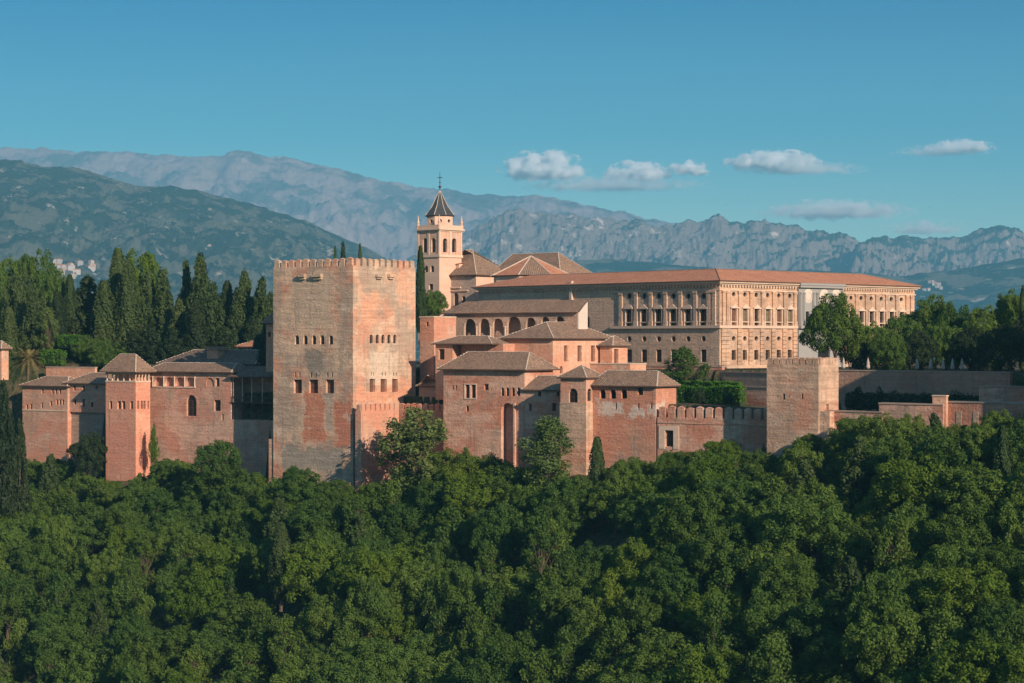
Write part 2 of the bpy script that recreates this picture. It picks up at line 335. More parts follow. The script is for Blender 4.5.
# ------------------------------------------------ clouds
def cloud(px, py, wpx, hpx, dens, seed, label):
    D = 15800.0; bm = MB()
    n, k = 20, 10
    rings = [[(math.sin(math.pi*j/k)*math.cos(2*math.pi*i/n), math.sin(math.pi*j/k)*math.sin(2*math.pi*i/n), math.cos(math.pi*j/k)) for i in range(n)] for j in range(1, k)]
    for a, b in zip(rings, rings[1:]):
        for i in range(n): bm.poly([a[i], b[i], b[(i+1)%n], a[(i+1)%n]])
    for i in range(n): bm.poly([(0,0,1), rings[0][i], rings[0][(i+1)%n]]); bm.poly([(0,0,-1), rings[-1][(i+1)%n], rings[-1][i]])
    m, t, out = mat('cloud_vapour'); q = N(t)
    oc = q.n('ShaderNodeTexCoord').outputs['Object']
    ln = q.n('ShaderNodeVectorMath', operation='LENGTH'); t.links.new(oc, ln.inputs[0])
    asp = wpx/hpx
    nz = q.noise(q.mapping(oc, (asp*.55, asp*.4, .8), (seed, seed, 0)), 2.2, 6, .62)
    sx = q.n('ShaderNodeSeparateXYZ'); t.links.new(oc, sx.inputs[0])
    flat = q.math('MULTIPLY', q.math('MAXIMUM', q.math('SUBTRACT', -.15, sx.outputs[2]), 0.0), 1.2)
    d = q.math('SUBTRACT', q.math('SUBTRACT', q.math('MULTIPLY_ADD', nz, 3.6, -1.02), ln.outputs['Value']), flat)
    d0 = q.math('MAXIMUM', d, 0.0); dd = q.math('MULTIPLY', q.math('MULTIPLY', d0, d0), dens*3)
    v = q.n('ShaderNodeVolumePrincipled'); v.inputs['Color'].default_value = (1,1,1,1); t.links.new(dd, v.inputs['Density'])
    t.links.new(v.outputs[0], out.inputs['Volume'])
    s = D/F; o = bm.build('cloud', m); o.location = ((px-HX)*s, D, (HY-py)*s); o.scale = (wpx*s/2, wpx*s*.35, hpx*s/2)
    tag(o, label, 'cloud')
cloud(543, 170, 100, 44, 0.14, 1.3, 'largest bright puffy cloud, leftmost of the row over the ridge')
cloud(639, 174, 80, 30, 0.10, 4.1, 'small puffy cloud in the middle of the row over the crags')
cloud(688, 171, 48, 24, 0.12, 7.7, 'smallest round cloud just right of the middle puffy cloud')
cloud(772, 163, 104, 30, 0.18, 2.9, 'long flat bottomed cloud over the pointed peak')
cloud(961, 148, 76, 20, 0.14, 9.4, 'small bright cloud high at the far right of the sky')
cloud(836, 213, 170, 30, 0.02, 12.4, 'faint grey veil of cloud low above the right hand range')
cloud(925, 230, 100, 22, 0.012, 15.9, 'faint low cloud just above the right end of the ridge')
cloud(610, 186, 220, 22, 0.007, 19.1, 'thin grey veil under the row of puffy clouds')
cloud(800, 170, 150, 18, 0.012, 23.0, 'thin grey veil trailing under the long flat bottomed cloud')
cloud(940, 152, 110, 16, 0.012, 27.0, 'thin veil trailing left of the small bright cloud at far right')
# ------------------------------------------------ building kit
def wallface(mb, O, ax, nrm, W, z0, z1, ops, depth=.5, m=0, mr=None):
    """wall with real openings; ops: (a0,a1,z0,z1,shape) along ax"""
    mr = m if mr is None else mr
    O = Vector(O); ax = Vector(ax); nrm = Vector(nrm); up = Vector((0,0,1))
    P = lambda a, z, d=0.0: O + ax*a + up*(z) - nrm*d
    ok = []
    for o in ops:
        if o[0] > .02 and o[1] < W-.02 and o[2] >= z0 - .001 and o[3] < z1-.01: ok.append(o)
    ops = ok
    xs = sorted({0.0, W, *[round(v, 4) for o in ops for v in o[:2]]}); zs = sorted({z0, z1, *[round(v, 4) for o in ops for v in o[2:4]]})
    for i in range(len(xs)-1):
        for j in range(len(zs)-1):
            cx, cz = (xs[i]+xs[i+1])/2, (zs[j]+zs[j+1])/2
            if any(o[0] < cx < o[1] and o[2] < cz < o[3] for o in ops): continue
            mb.poly([P(xs[i], zs[j]), P(xs[i+1], zs[j]), P(xs[i+1], zs[j+1]), P(xs[i], zs[j+1])], m)
    for o in ops:
        a0, a1, b0, b1, sh = o[:5]; dd = o[5] if len(o) > 5 and o[5] else depth; cx = (a0+a1)/2; hw = (a1-a0)/2
        out = outline(a0, a1, b0, b1, sh)
        for k in range(len(out)):
            p, r = out[k], out[(k+1) % len(out)]
            mb.poly([P(*p), P(*p, dd), P(*r, dd), P(*r)], mr)
        def ring(cz, hh, angs):
            prev = None
            for a in angs:
                c, s = math.cos(a), math.sin(a); k = 1/max(abs(c), abs(s))
                cur = ((cx+hw*c, cz+hh*s), (cx+hw*c*k, cz+hh*s*k))
                if prev:
                    pts = [prev[0], prev[1], cur[1], cur[0]]
                    if math.dist(prev[0], prev[1]) < 1e-5: pts = pts[1:]
                    elif math.dist(cur[0], cur[1]) < 1e-5: pts = pts[:3]
                    if len(pts) > 2: mb.poly([P(*x) for x in pts], m)
                prev = cur
        if sh == 'a': ring(b1-hw if b1-hw > b0 else b0, min(hw, b1-b0), [math.pi*k/12 for k in range(13)])
        if sh == 'o': ring((b0+b1)/2, (b1-b0)/2, [2*math.pi*k/16 for k in range(17)])
def outline(a0, a1, b0, b1, sh):
    cx = (a0+a1)/2; hw = (a1-a0)/2
    if sh == 'r': return [(a0,b0),(a1,b0),(a1,b1),(a0,b1)]
    if sh == 'o':
        cz = (b0+b1)/2; hh = (b1-b0)/2
        return [(cx+hw*math.cos(2*math.pi*k/16), cz+hh*math.sin(2*math.pi*k/16)) for k in range(16)]
    zs = b1-hw if b1-hw > b0 else b0; hh = min(hw, b1-b0)
    return [(a0,b0),(a1,b0)] + [(cx+hw*math.cos(math.pi*k/12), zs+hh*math.sin(math.pi*k/12)) for k in range(13)]
class Bld:
    def __init__(s, name, label, cat, px, D, pl, pr, pt, pb, th=36.0, group=None):
        s.th = rad(th); s.D = D; s.X = Vector((math.cos(s.th), -math.sin(s.th), 0)); s.Y = Vector((math.sin(s.th), math.cos(s.th), 0))
        s.o = Vector(((px-HX)*D/F, D, 0)); s.z0 = (HY-pb)*D/F; s.z1 = (HY-pt)*D/F
        s.e = tag(empty(name, (s.o.x, s.o.y, s.z0), -s.th), label, cat, group)
        s.H = s.z1-s.z0; s.L = -s.fx(pl) if pl is not None else 1.0; s.R = s.ry(pr) if pr is not None else 1.0
    def hit(s, px, py, n, off):
        d = Vector(((px-HX)/F, 1, (HY-py)/F)); nn = s.Y if n == 'f' else s.X
        t_ = (s.o.dot(nn) + off)/d.dot(nn); return d*t_ - s.o
    def fx(s, px, off=0): return s.hit(px, HY, 'f', off).dot(s.X)
    def ry(s, px, off=0): return s.hit(px, HY, 'r', off).dot(s.Y)
    def fz(s, px, py, off=0): return s.hit(px, py, 'f', off).z - s.z0
    def rz(s, px, py, off=0): return s.hit(px, py, 'r', off).z - s.z0
    def fop(s, x0, x1, y0, y1, sh='r', kind='dark', dep=None):
        xm, ym = (x0+x1)/2, (y0+y1)/2
        return (s.fx(x0)+s.L, s.fx(x1)+s.L, s.fz(xm, y1), s.fz(xm, y0), sh, dep, kind)
    def rop(s, x0, x1, y0, y1, sh='r', kind='dark', dep=None):
        xm = (x0+x1)/2
        return (s.ry(x0), s.ry(x1), s.rz(xm, y1), s.rz(xm, y0), sh, dep, kind)
    def walls(s, m, fops=(), rops=(), depth=.5, name='wall', cap=True, x0=None, thick=None):
        L, R, H = s.L, s.R, s.H; mb = MB()
        fops = [o for o in fops if o[0] > .02 and o[1] < L-.02 and o[3] < H-.01 and o[2] >= 0]
        rops = [o for o in rops if o[0] > .02 and o[1] < R-.02 and o[3] < H-.01 and o[2] >= 0]
        wallface(mb, (-L,0,0), (1,0,0), (0,-1,0), L, 0, H, fops, depth)
        wallface(mb, (0,0,0), (0,1,0), (1,0,0), R, 0, H, rops, depth)
        mb.poly([(-L,R,0),(-L,0,0),(-L,0,H),(-L,R,H)]); mb.poly([(0,R,0),(-L,R,0),(-L,R,H),(0,R,H)])
        if cap: mb.poly([(-L,0,H),(0,0,H),(0,R,H),(-L,R,H)])
        s.wall = mb.build(name, m, s.e)
        for ops, O, ax, nr in ((fops, (-L,0,0), (1,0,0), (0,-1,0)), (rops, (0,0,0), (0,1,0), (1,0,0))):
            for o in ops: s.pane(o, O, ax, nr, depth)
        return s.wall
    def pane(s, o, O, ax, nr, depth):
        if o[6] == 'open': return
        O, ax, nr = Vector(O), Vector(ax), Vector(nr); d = (o[5] or depth) - .06; mb = MB()
        P = lambda a, z, k: O + ax*a + Vector((0,0,z)) - nr*k
        out = outline(*o[:5]); mm = {'dark': M['pane'], 'shutter': M['shutter'], 'green': M['green_shutter'], 'bricked': M['wall2'], 'marble': M['marble']}[o[6]]
        mb.poly([P(*p, d) for p in out], 0)
        wd, ht = o[1]-o[0], o[3]-o[2]
        if o[6] in ('dark', 'green', 'shutter') and wd > .7:
            b = .07; cx = (o[0]+o[1])/2
            def bar(a0, a1, z0, z1):
                q4 = [P(a0,z0,d-.05), P(a1,z0,d-.05), P(a1,z1,d-.05), P(a0,z1,d-.05)]; r4 = [P(a0,z0,d-.004), P(a1,z0,d-.004), P(a1,z1,d-.004), P(a0,z1,d-.004)]
                mb.poly(q4, 1)
                for i in range(4): mb.poly([r4[i], r4[(i+1)%4], q4[(i+1)%4], q4[i]], 1)
            top = o[3]-.02 if o[4] == 'r' else o[3]-wd*.1
            bar(cx-b/2, cx+b/2, o[2]+.02, top)
            if ht > 1.2:
                for zz in (.38, .72): bar(o[0]+.05, cx-b/2, o[2]+ht*zz, o[2]+ht*zz+b); bar(cx+b/2, o[1]-.05, o[2]+ht*zz, o[2]+ht*zz+b)
        mb.build('window', [mm, M['wood']], s.e)
    def roof(s, h, ov=.55, axis=None, i0=None, i1=None, m=None, ze=None, rect=None, caps=True, name='roof'):
        m = m or M['roof']; x0, x1, y0, y1 = rect or (-s.L, 0, 0, s.R); ze = s.H if ze is None else ze
        x0 -= ov; x1 += ov; y0 -= ov; y1 += ov; w_, d_ = x1-x0, y1-y0
        axis = axis or ('x' if w_ >= d_ else 'y'); hw = min(w_, d_)/2 if (axis == 'x') == (w_ >= d_) else (d_ if axis == 'x' else w_)/2
        i0 = hw if i0 is None else i0; i1 = hw if i1 is None else i1
        if axis == 'x': ym = (y0+y1)/2; A, B = Vector((x0+i0, ym, ze+h)), Vector((x1-i1, ym, ze+h))
        else: xm = (x0+x1)/2; A, B = Vector((xm, y0+i0, ze+h)), Vector((xm, y1-i1, ze+h))
        c = [Vector((x0,y0,ze)), Vector((x1,y0,ze)), Vector((x1,y1,ze)), Vector((x0,y1,ze))]
        mb = MB()
        if axis == 'x': fs = [[c[0],c[1],B,A],[c[1],c[2],B],[c[2],c[3],A,B],[c[3],c[0],A]]
        else: fs = [[c[0],c[1],A],[c[1],c[2],B,A],[c[2],c[3],B],[c[3],c[0],A,B]]
        if (A-B).length < .05: fs = [[f[0], f[1], A] for f in fs]
        for f in fs:
            e = (f[1]-f[0]).normalized(); nn = e.cross(f[2]-f[0]).normalized(); u_ = nn.cross(e)
            mb.poly(f, 0, [((p-f[0]).dot(e), (p-f[0]).dot(u_)) for p in f])
        th = .22; lo = [p - Vector((0,0,th)) for p in c]
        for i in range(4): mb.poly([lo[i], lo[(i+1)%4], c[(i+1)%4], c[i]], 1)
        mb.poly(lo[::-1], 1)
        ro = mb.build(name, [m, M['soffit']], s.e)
        if caps:
            cp = MB(); segs = [(c[0],A),(c[1],A if axis == 'y' else B),(c[2],B),(c[3],B if axis == 'y' else A)]
            if (A-B).length > .3: segs.append((A,B))
            for p, r in segs:
                n_ = max(2, int((r-p).length/.62)); dv = (r-p).normalized()
                sd = dv.cross(Vector((0,0,1))).normalized()*.13; u_ = Vector((0,0,.12))
                for k in range(n_):
                    a = p.lerp(r, (k+.08)/n_); b = p.lerp(r, (k+.80)/n_); rr = random.Random(k+int(p.x*7)).uniform(.6, 1.15)
                    t1 = [a-sd, a-sd*.5+u_*rr, a+sd*.5+u_*rr, a+sd]; t2 = [b-sd*.9, b-sd*.45+u_*rr*.8, b+sd*.45+u_*rr*.8, b+sd*.9]
                    for i in range(3): cp.poly([t1[i], t1[i+1], t2[i+1], t2[i]])
                    cp.poly(t1); cp.poly(t2[::-1])
            cp.build('ridge_tiles', M['mortar'], ro)
        return ro
    def box(s, name, x0, x1, y0, y1, z0, z1, m):
        mb = MB(); mb.box(x0, x1, y0, y1, z0, z1); return mb.build(name, m, s.e)
    def merlons(s, sides, pitch=1.75, w_=1.3, h=1.35, t_=.55, m=None, z=None, par=.0, cap=.25):
        m = m or M['wall']; z = s.H if z is None else z; proto = None
        pos = []
        for sd, a0, a1 in sides:
            n_ = max(1, int(round((a1-a0)/pitch))); st = (a1-a0)/n_
            for k in range(n_):
                a = a0 + st*(k+.5)
                if sd == 'f': pos.append((a, t_/2, 0))
                if sd == 'r': pos.append((-t_/2, a, math.pi/2))
                if sd == 'b': pos.append((a, s.R-t_/2, 0))
                if sd == 'l': pos.append((-s.L+t_/2, a, math.pi/2))
        rr = random.Random(int(s.o.x*10))
        for x, y, r in pos[:100]:
            if proto is None:
                mb = MB(); mb.frustum(0, 0, 0, h-cap, w_/2, t_/2, w_/2-.02, t_/2-.01); mb.frustum(0, 0, h-cap, h, w_/2+.03, t_/2+.03, .12, .06)
                proto = mb.build('merlon', m, s.e); c = proto
            else: c = proto.copy(); link(c, s.e)
            c.location = (x, y, z-.02); c.rotation_euler = (0, 0, r); k = rr.uniform(.9, 1.05); c.scale = (rr.uniform(.92, 1.04), 1, k)
def cols(b, name, xs, y, z0, z1, r, m, onright=False):
    for x in xs:
        mb = MB(); h = z1-z0
        mb.lathe(0, 0, [(r*1.5, 0), (r*1.5, .12), (r, .2), (r*.88, h-.35), (r*1.5, h-.15), (r*1.6, h)], 8)
        o = mb.build(name, m, b.e); o.location = (y, x, z0) if onright else (x, y, z0)
# ------------------------------------------------ the great keep
b = Bld('keep_tower', 'great square battlemented tower, tallest mass of the fortress, five arched windows per face', 'tower', 353, 380, 273.3, 415.5, 265.5, 500, 36)
PM = wallmat('keep_earth', (.55,.28,.185), (.61,.41,.285), (.36,.28,.215), 57.3, .55, .50, .36, patches=(
    (0, b.fx(315), b.fz(315, 417), 2.4, 4.4, (.50,.19,.11)), (0, b.fx(343), b.fz(343, 425), 2.0, 4.0, (.48,.18,.11)),
    (0, b.fx(314), b.fz(314, 364), 2.0, 2.2, (.25,.21,.17)), (0, b.fx(312), b.fz(312, 459), 7.5, 2.2, (.29,.26,.21)),
    (0, b.fx(329), b.fz(329, 402), .8, 5.0, (.38,.31,.25)), (0, b.fx(313), b.fz(313, 300), 4.6, 5.0, (.49,.36,.26)),
    (1, b.ry(385), b.rz(385, 395), 8.0, 1.2, (.62,.30,.19)), (1, b.ry(384), b.rz(384, 366), 4.2, 2.6, (.58,.45,.34)), (1, b.ry(371), b.rz(371, 310), 2.5, 3.0, (.62,.33,.21)),
    (1, b.ry(404), b.rz(404, 290), 2.0, 3.0, (.62,.35,.23))))
fo = [b.fop(c-2.1, c+2.1, 335.4, 344.4, 'a') for c in (296.9, 305.4, 314, 322.2, 330.9)]
fo += [b.fop(x0, x1, 379.6, 393.2, 'r', 'shutter', .6) for x0, x1 in ((293.6,301.8),(308.9,318.0),(325.8,334))]
fo += [b.fop(c-.8, c+.8, 372.4, 376.9, 'a') for c in (295.4,299.6,311.2,315.9,327.5,332)]
ro_ = [b.rop(c-1.55, c+1.55, 334.6, 343.3, 'a') for c in (371.3, 377.3, 383, 389, 394.8)]
ro_ += [b.rop(x0, x1, 379, 392, 'r', 'shutter', .6) for x0, x1 in ((369.7,375.2),(380.6,386.8),(392.2,397.8))]
ro_ += [b.rop(c-.55, c+.55, 372.4, 375.8, 'a') for c in (371.3,373.7,382.3,385.4,393.6,396.3)]
ro_ += [b.rop(408.6, 409.4, 354, 360, 'r')]
b.walls(PM, fo, ro_, .38)
b.merlons([('f', -b.L, 0), ('r', .6, b.R), ('b', -b.L, -.6), ('l', .6, b.R-.6)], 1.8, 1.22, 1.55, .6, PM)
for (u0, u1, f) in ((300.5,306.5,1),(314,323,1),(375,381,0),(387,393,0)):
    mb = MB()
    if f: x0, x1 = b.fx(u0), b.fx(u1); z = b.fz((u0+u1)/2, 277); mb.box(x0, x1, -.75, -.003, z, z+.55); mb.box(x0+.15, x1-.15, -.45, -.003, z-.45, z-.003)
    else: y0, y1 = b.ry(u0), b.ry(u1); z = b.rz((u0+u1)/2, 277); mb.box(.003, .7, y0, y1, z, z+.5); mb.box(.003, .4, y0+.2, y1-.2, z-.4, z-.003)
    mb.build('corbel', PM, b.e)
mb = MB(); mb.box(-b.L-1.4, -b.L-.003, .25, 5, 0, b.fz(268, 439)); mb.frustum(-b.L/2, -.3, 0, 3.2, b.L/2-.01, .30, b.L/2-.3, .05); mb.build('buttress', PM, b.e)
# ------------------------------------------------ battlemented rampart beside the keep
b = Bld('battlemented_rampart', 'orange red rampart with pointed merlons running back from the foot of the great keep', 'wall', 361, 378, 355.3, 399, 411, 500, 36)
b.walls(M['wall2'], (), ()); b.merlons([('r', 0, b.R)], 1.45, 1.15, 1.35, .5, M['wall2'])
b.merlons([('f', -b.L, 0)], 1.3, .9, 1.35, .5, M['wall2'])
b = Bld('battlemented_rampart', 'short merloned wall between the orange rampart and the broad red building', 'wall', 446, 381.8, 398.6, None, 411, 500, 36); b.R = 1.2
b.walls(M['wall'], (), ()); b.merlons([('f', -b.L, 0)], 1.5, 1.1, 1.35, .5, M['wall'])
# ------------------------------------------------ Machuca building (large red wall with low roof)
b = Bld('red_palace_house', 'broad red building with low grey tiled roof and paired windows right of the keep', 'building', 524.6, 368, 443.5, 553, 369.5, 500)
fo = [b.fop(465.3,469.6,384.8,398,'r'), b.fop(471.2,475.8,384.8,398,'r'), b.fop(452,453.6,385,390,'r'), b.fop(455.5,457,385,390,'r'),
      b.fop(484,488.5,384,390,'r','shutter'), b.fop(466,468.8,405.5,411.5,'a')]
fo += [b.fop(c-1.6, c+1.6, 387.5, 396, 'a') for c in (502.5,507.5,513.2,518.6)]
fo += [b.fop(501,514,403,466,'a','bricked',1.4)]
b.walls(M['wall'], fo, ())
b.roof(3.1, .9, 'x', 3.2, 3.0)
mb = MB(); y = -.05
for x0, x1, z0, z1 in ((464.3,476.8,383.6,384.6),(464.3,476.8,398.2,399.2),(464.2,465.2,384.7,398.1),(475.9,476.9,384.7,398.1),(469.8,471.0,384.7,398.1)):
    mb.box(b.fx(x0), b.fx(x1), -.08, -.003, b.fz((x0+x1)/2, z1), b.fz((x0+x1)/2, z0))
mb.build('window_surround', M['trim'], b.e)
b.box('buttress', b.fx(514.2), b.fx(515.8), -.35, -.003, 0, b.fz(515, 403), M['wallpink'])  # thin pier in paler render, added to give the bright sunlit strip here
b = Bld('linking_house', 'lower shaded red house with short roof between the broad building and the loggia tower', 'building', 562.5, 363.2, 524.8, 585, 390, 500)
b.walls(M['wall'], [b.fop(537.8,541,391.5,396.5,'r'), b.fop(529,531.5,404,411,'r'), b.fop(552,556,403,411,'r'), b.fop(556.4,559,391.5,396,'r')], (), .5)
b.roof(2.4, .5, 'x', .8, 2.6)
# ------------------------------------------------ loggia tower (C)
b = Bld('loggia_tower', 'narrow red tower with pyramid roof and single arched opening, right of the broad red building', 'tower', 586, 354.5, 560.5, 593.6, 377.5, 490)
b.walls(M['wall2'], [b.fop(568.8,577.6,388.5,402.5,'a')], [b.rop(587.5,591.5,388.5,401,'a')], .4)
b.R2 = b.R; b.R = 5.6
b.roof(2.1, .5, 'x', rect=(-b.L, 0, 0, 5.2)); b.R = b.R2
mb = MB(); mb.box(-b.L, -.02, b.R+.003, 5.2, 0, b.H); mb.build('rear_wall', M['wall2'], b.e)
mb = MB(); mb.box(-b.L-.1, .1, -.1, b.R-.01, 0, b.fz(575, 402.8)); mb.build('battered_base', M['wall3'], b.e)
# ------------------------------------------------ long house (D)
b = Bld('gallery_house', 'low red gallery house with three arched windows and grey tiled roof beside the battlemented wall', 'building', 655.7, 348.5, 592, 676.2, 386, 470)
fo = [b.fop(c-3, c+3, 389.6, 398.6, 'a', 'open') for c in (602.6, 613.0, 624.0)] + [b.fop(637.7,643,387.5,395,'r')]
fo += [b.fop(c-.9,c+.9,403,409,'r') for c in (616,638.5,651.5)]
b.walls(wallmat('gallery_wall', BR, (.50,.26,.17), GY, 77, .4, .3, .25, patches=tuple((0, b.fx(c), b.fz(c, 409), hw, .9, (.60,.48,.40)) for c, hw in ((602,.7),(616,1.3),(637,1.2),(652,.8)))), fo, [b.rop(662,669,392,398,'r','bricked',.1)])
b.roof(2.5, .6, 'x', 1.5, 2.2)
# ------------------------------------------------ merloned curtain
wb = Bld('battlemented_curtain_wall', 'long red wall with square merlons and a small door, left of the ruined square tower', 'wall', 772, 335.4, 657.5, None, 420, 470)
wb.R = 1.6
fo = [wb.fop(665.2, 673.4, 430.5, 446.5, 'r', 'dark', .5)]
wb.walls(M['wall'], fo, ()); wb.merlons([('f', -wb.L, 0)], 1.9, 1.35, 1.95, .5, M['wall'])
mb = MB()
for x0, x1, y0, y1 in ((659,665,426,449),(673.6,679,426,449),(665.02,673.58,426,430.3)): mb.box(wb.fx(x0), wb.fx(x1), -.10, -.003, wb.fz(670, y1), wb.fz(670, y0))
mb.build('door_surround', M['trim'], wb.e)
wb.box('string_course', -wb.L, 0, -.1, -.003, wb.fz(715, 424.6), wb.fz(715, 423), M['wall2'])
# ------------------------------------------------ ruined square tower (Gallinas)
b = Bld('ruined_square_tower', 'plain worn square tower with broken battlements and bright right face, right of centre', 'tower', 818.5, 326, 766.8, 838.5, 364.5, 470)
fo = [b.fop(782.8,785,393.5,399.5,'r'), b.fop(801.5,803.3,393.5,399,'r')]
b.walls(M['wall3'], fo, [b.rop(826.5,829,404,410,'r')])
b.merlons([('f', -b.L, 0), ('r', .5, b.R), ('b', -b.L, -.5), ('l', .5, b.R-.5)], 1.15, .95, 1.1, .45, M['wall3'], cap=.15)
b.box('buttress', .003, .35, b.R-1.4, b.R-.02, 0, b.rz(836, 411), M['wall3'])
b.box('terrace_stub', .003, 1.8, .3, 2.0, 0, b.rz(823, 411), M['wall3'])
# ------------------------------------------------ outer walls to the right
def wall_run(name, label, px0, D0, px1, D1, ytop, ybot, thick, m, cop=True, ops=()):
    """straight wall between two plan points with a coping"""
    a = Vector(((px0-HX)*D0/F, D0, 0)); c = Vector(((px1-HX)*D1/F, D1, 0)); d = c-a; L = d.length; ang = math.atan2(d.y, d.x)
    zt, zb = (HY-ytop)*D0/F, (HY-ybot)*D0/F; e = tag(empty(name, (a.x, a.y, zb), ang), label, 'wall')
    mb = MB(); mb.box(0, L, 0, thick, 0, zt-zb); mb.build('wall_body', m, e)
    if cop: mb = MB(); mb.box(-.08, L+.08, -.1, thick+.1, zt-zb+.003, zt-zb+.22); mb.build('coping', M['copingstone'], e)
    return e, L, zt-zb
wall_run('parapet_wall', 'low worn outer wall running right from the foot of the ruined tower', 826, 327.5, 882, 320.5, 411.5, 450, 1.2, M['wall3'])
wall_run('parapet_wall', 'short raised red wall block stepping up above the low outer wall', 879, 321.2, 943, 314.0, 404, 450, 1.4, M['wall'])
b = Bld('wall_turret', 'small square red turret block standing up from the outer wall at right', 'tower', 946, 313.9, 932.5, 948, 396.5, 440)
b.walls(M['wallpink']); b.box('coping', -b.L-.1, .1, -.1, b.R+.1, b.H+.003, b.H+.2, M['trim'])
e, L_, H_ = wall_run('bastion_wall', 'tall shadowed buttressed bastion wall at the far right', 946, 314.8, 1030, 305, 402.5, 450, 3.0, M['wall'])
for k in range(4):
    mb = MB(); mb.box(1.8+k*2.9, 2.7+k*2.9, -.06, -.003, 0, H_-1.3); mb.build('pilaster', M['wall3'], e)
wall_run('upper_bastion_wall', 'stepped upper wall above the buttressed bastion at the far right', 979, 326, 1060, 317, 387, 425, 2.0, M['wall'])
wall_run('terrace_wall', 'long shaded brown retaining wall below the row of closed parasols', 836, 354, 1010, 331.5, 371, 412, 1.0, wallmat('terrace_earth', (.44,.24,.165), (.48,.28,.20), (.34,.23,.17), 88, .5, .3, .2))
wall_run('garden_wall', 'red brown garden wall above the green hedge left of the ruined tower', 715, 379, 838, 353.5, 372.5, 410, .8, M['wallgrey'])
wall_run('garden_wall', 'low brown wall below the corner of the renaissance palace', 640, 392, 722, 378.5, 366.5, 405, .8, M['wall'])
wall_run('garden_wall', 'small shaded wall across the hedge terrace beside the ruined tower', 726, 366, 772, 357, 387, 410, .6, M['wall'])
# ------------------------------------------------ inner houses
b = Bld('arcaded_house', 'long house with seven round arches, big tiled roof and white gable end', 'building', 577.3, 389, 455, 584.2, 312, 372)
fo = [b.fop(c-w_/2, c+w_/2, y0, y1, 'a', 'open') for c, w_, y0, y1 in ((469.8,11.6,318.8,337.5),(484.2,10.4,318.6,337.5),(497.8,10.6,318.4,337.5),(513.8,14,316.5,337.5),(530.6,10,317.6,332),(545.2,8.4,316.8,327),(559.8,9.2,316.4,326))]
b.walls(wallmat('arcade_wall', (.46,.30,.22), (.52,.36,.27), (.36,.27,.21), 66, .5, .3, .18), fo, (), .6, cap=False)
Rh = 3.1; hh = 2.35; z_ = b.H; x0_, x1_ = -b.L-3.2, .45
mb = MB(); mb.box(-b.L, 0, 2.7, Rh+.2, 0, b.H+hh-.3); mb.build('rear_wall', M['wallpink'], b.e)
mb = MB(); q4 = [(x0_,-.6,z_),(x1_,-.6,z_),(x1_,Rh,z_+hh),(x0_+3.4,Rh,z_+hh)]
mb.poly(q4, 0, [(0,0),(x1_-x0_,0),(x1_-x0_,4.4),(3.4,4.4)]); mb.poly([(x0_,Rh,z_),(x0_,-.6,z_),(x0_+3.4,Rh,z_+hh)], 0, [(0,0),(3.7,0),(0,4)])
lo = [(p[0],p[1],p[2]-.2) for p in q4]; mb.poly(lo[::-1], 1)
for k in (0, 1): mb.poly([lo[k], lo[k+1], q4[k+1], q4[k]], 1)
mb.poly([(x1_,Rh,z_+hh),(x0_+3.4,Rh,z_+hh),(x0_+3.4,Rh,z_-.2),(x1_,Rh,z_-.2)], 1); mb.build('roof', [M['roof'], M['soffit']], b.e)
mb = MB(); mb.poly([(.30,-.02,z_-.2),(.30,Rh-.02,z_-.2),(.30,Rh-.02,z_+hh-.25)]); mb.box(.003, .28, -.02, Rh-.02, 0, z_-.2); mb.build('gable', M['white'], b.e)
cols(b, 'column', [b.fx(c) for c in (477,491,505.5)], -.12, b.fz(480, 337.5), b.fz(480, 326.5), .16, M['trim'])
b = Bld('salmon_block', 'small flat topped salmon block between the keep and the arcaded house', 'building', 434, 396, 420, 456, 317.5, 400)
b.walls(M['wall2'], [b.fop(426,428.5,322,326,'r')], ()); b.box('coping', -b.L-.12, .12, -.12, b.R, b.H+.003, b.H+.25, M['trim'])
b = Bld('low_corner_house', 'low house with small square window and grey roof left of the tall windowed house', 'building', 452.5, 384, 435.5, 470, 343.5, 400)
b.walls(M['wallpink'], [b.fop(438.5,444.5,349,359.5,'r')], ()); b.roof(1.4, .6, 'x', rect=(-b.L, 9, 0, 6))
mb = MB(); mb.box(.9, 10.5, 1.6, 7, 0, b.H-.02); mb.build('side_wing', M['wall2'], b.e)
b = Bld('tile_roofed_annex', 'shaded annex with tall slit merlons just right of the keep', 'building', 440, 387.5, 419, 446, 386, 420)
b.walls(M['wallgrey'], ()); b.roof(2.0, .5, 'y')
b = Bld('tall_windowed_house', 'salmon house with three tall narrow windows, in front of the arcaded house', 'building', 552.8, 377, 504, 610, 338, 402)
ro_ = [b.rop(x0,x1,345.5,361.5,'r','shutter') for x0, x1 in ((564,567.5),(577.5,581.5),(591,595.2))] + [b.rop(560,562.6,366,373.5,'a')]
b.walls(M['wallpink'], [b.fop(509,513.5,344,352,'a','bricked',.1), b.fop(528,533,345,352,'r','bricked',.1)], ro_)
b.roof(3.0, .7, 'y', 6.5, 5.0)
b = Bld('small_windowed_house', 'small salmon house with one tall window tucked right of the tall windowed house', 'building', 612, 387, 600, 627.5, 345.5, 402)
b.walls(M['wallpink'], (), [b.rop(614.2,618.4,349,364,'r','shutter')]); b.roof(1.8, .5, 'y', 3, 2.4)
b = Bld('lean_to_house', 'low salmon wall and lean-to in front of the palace basement', 'building', 630, 377, 590, 646, 364.5, 402)
b.walls(M['wallpink'], ()); b.box('coping', -b.L-.1, .1, -.1, b.R+.1, b.H+.003, b.H+.18, M['trim'])
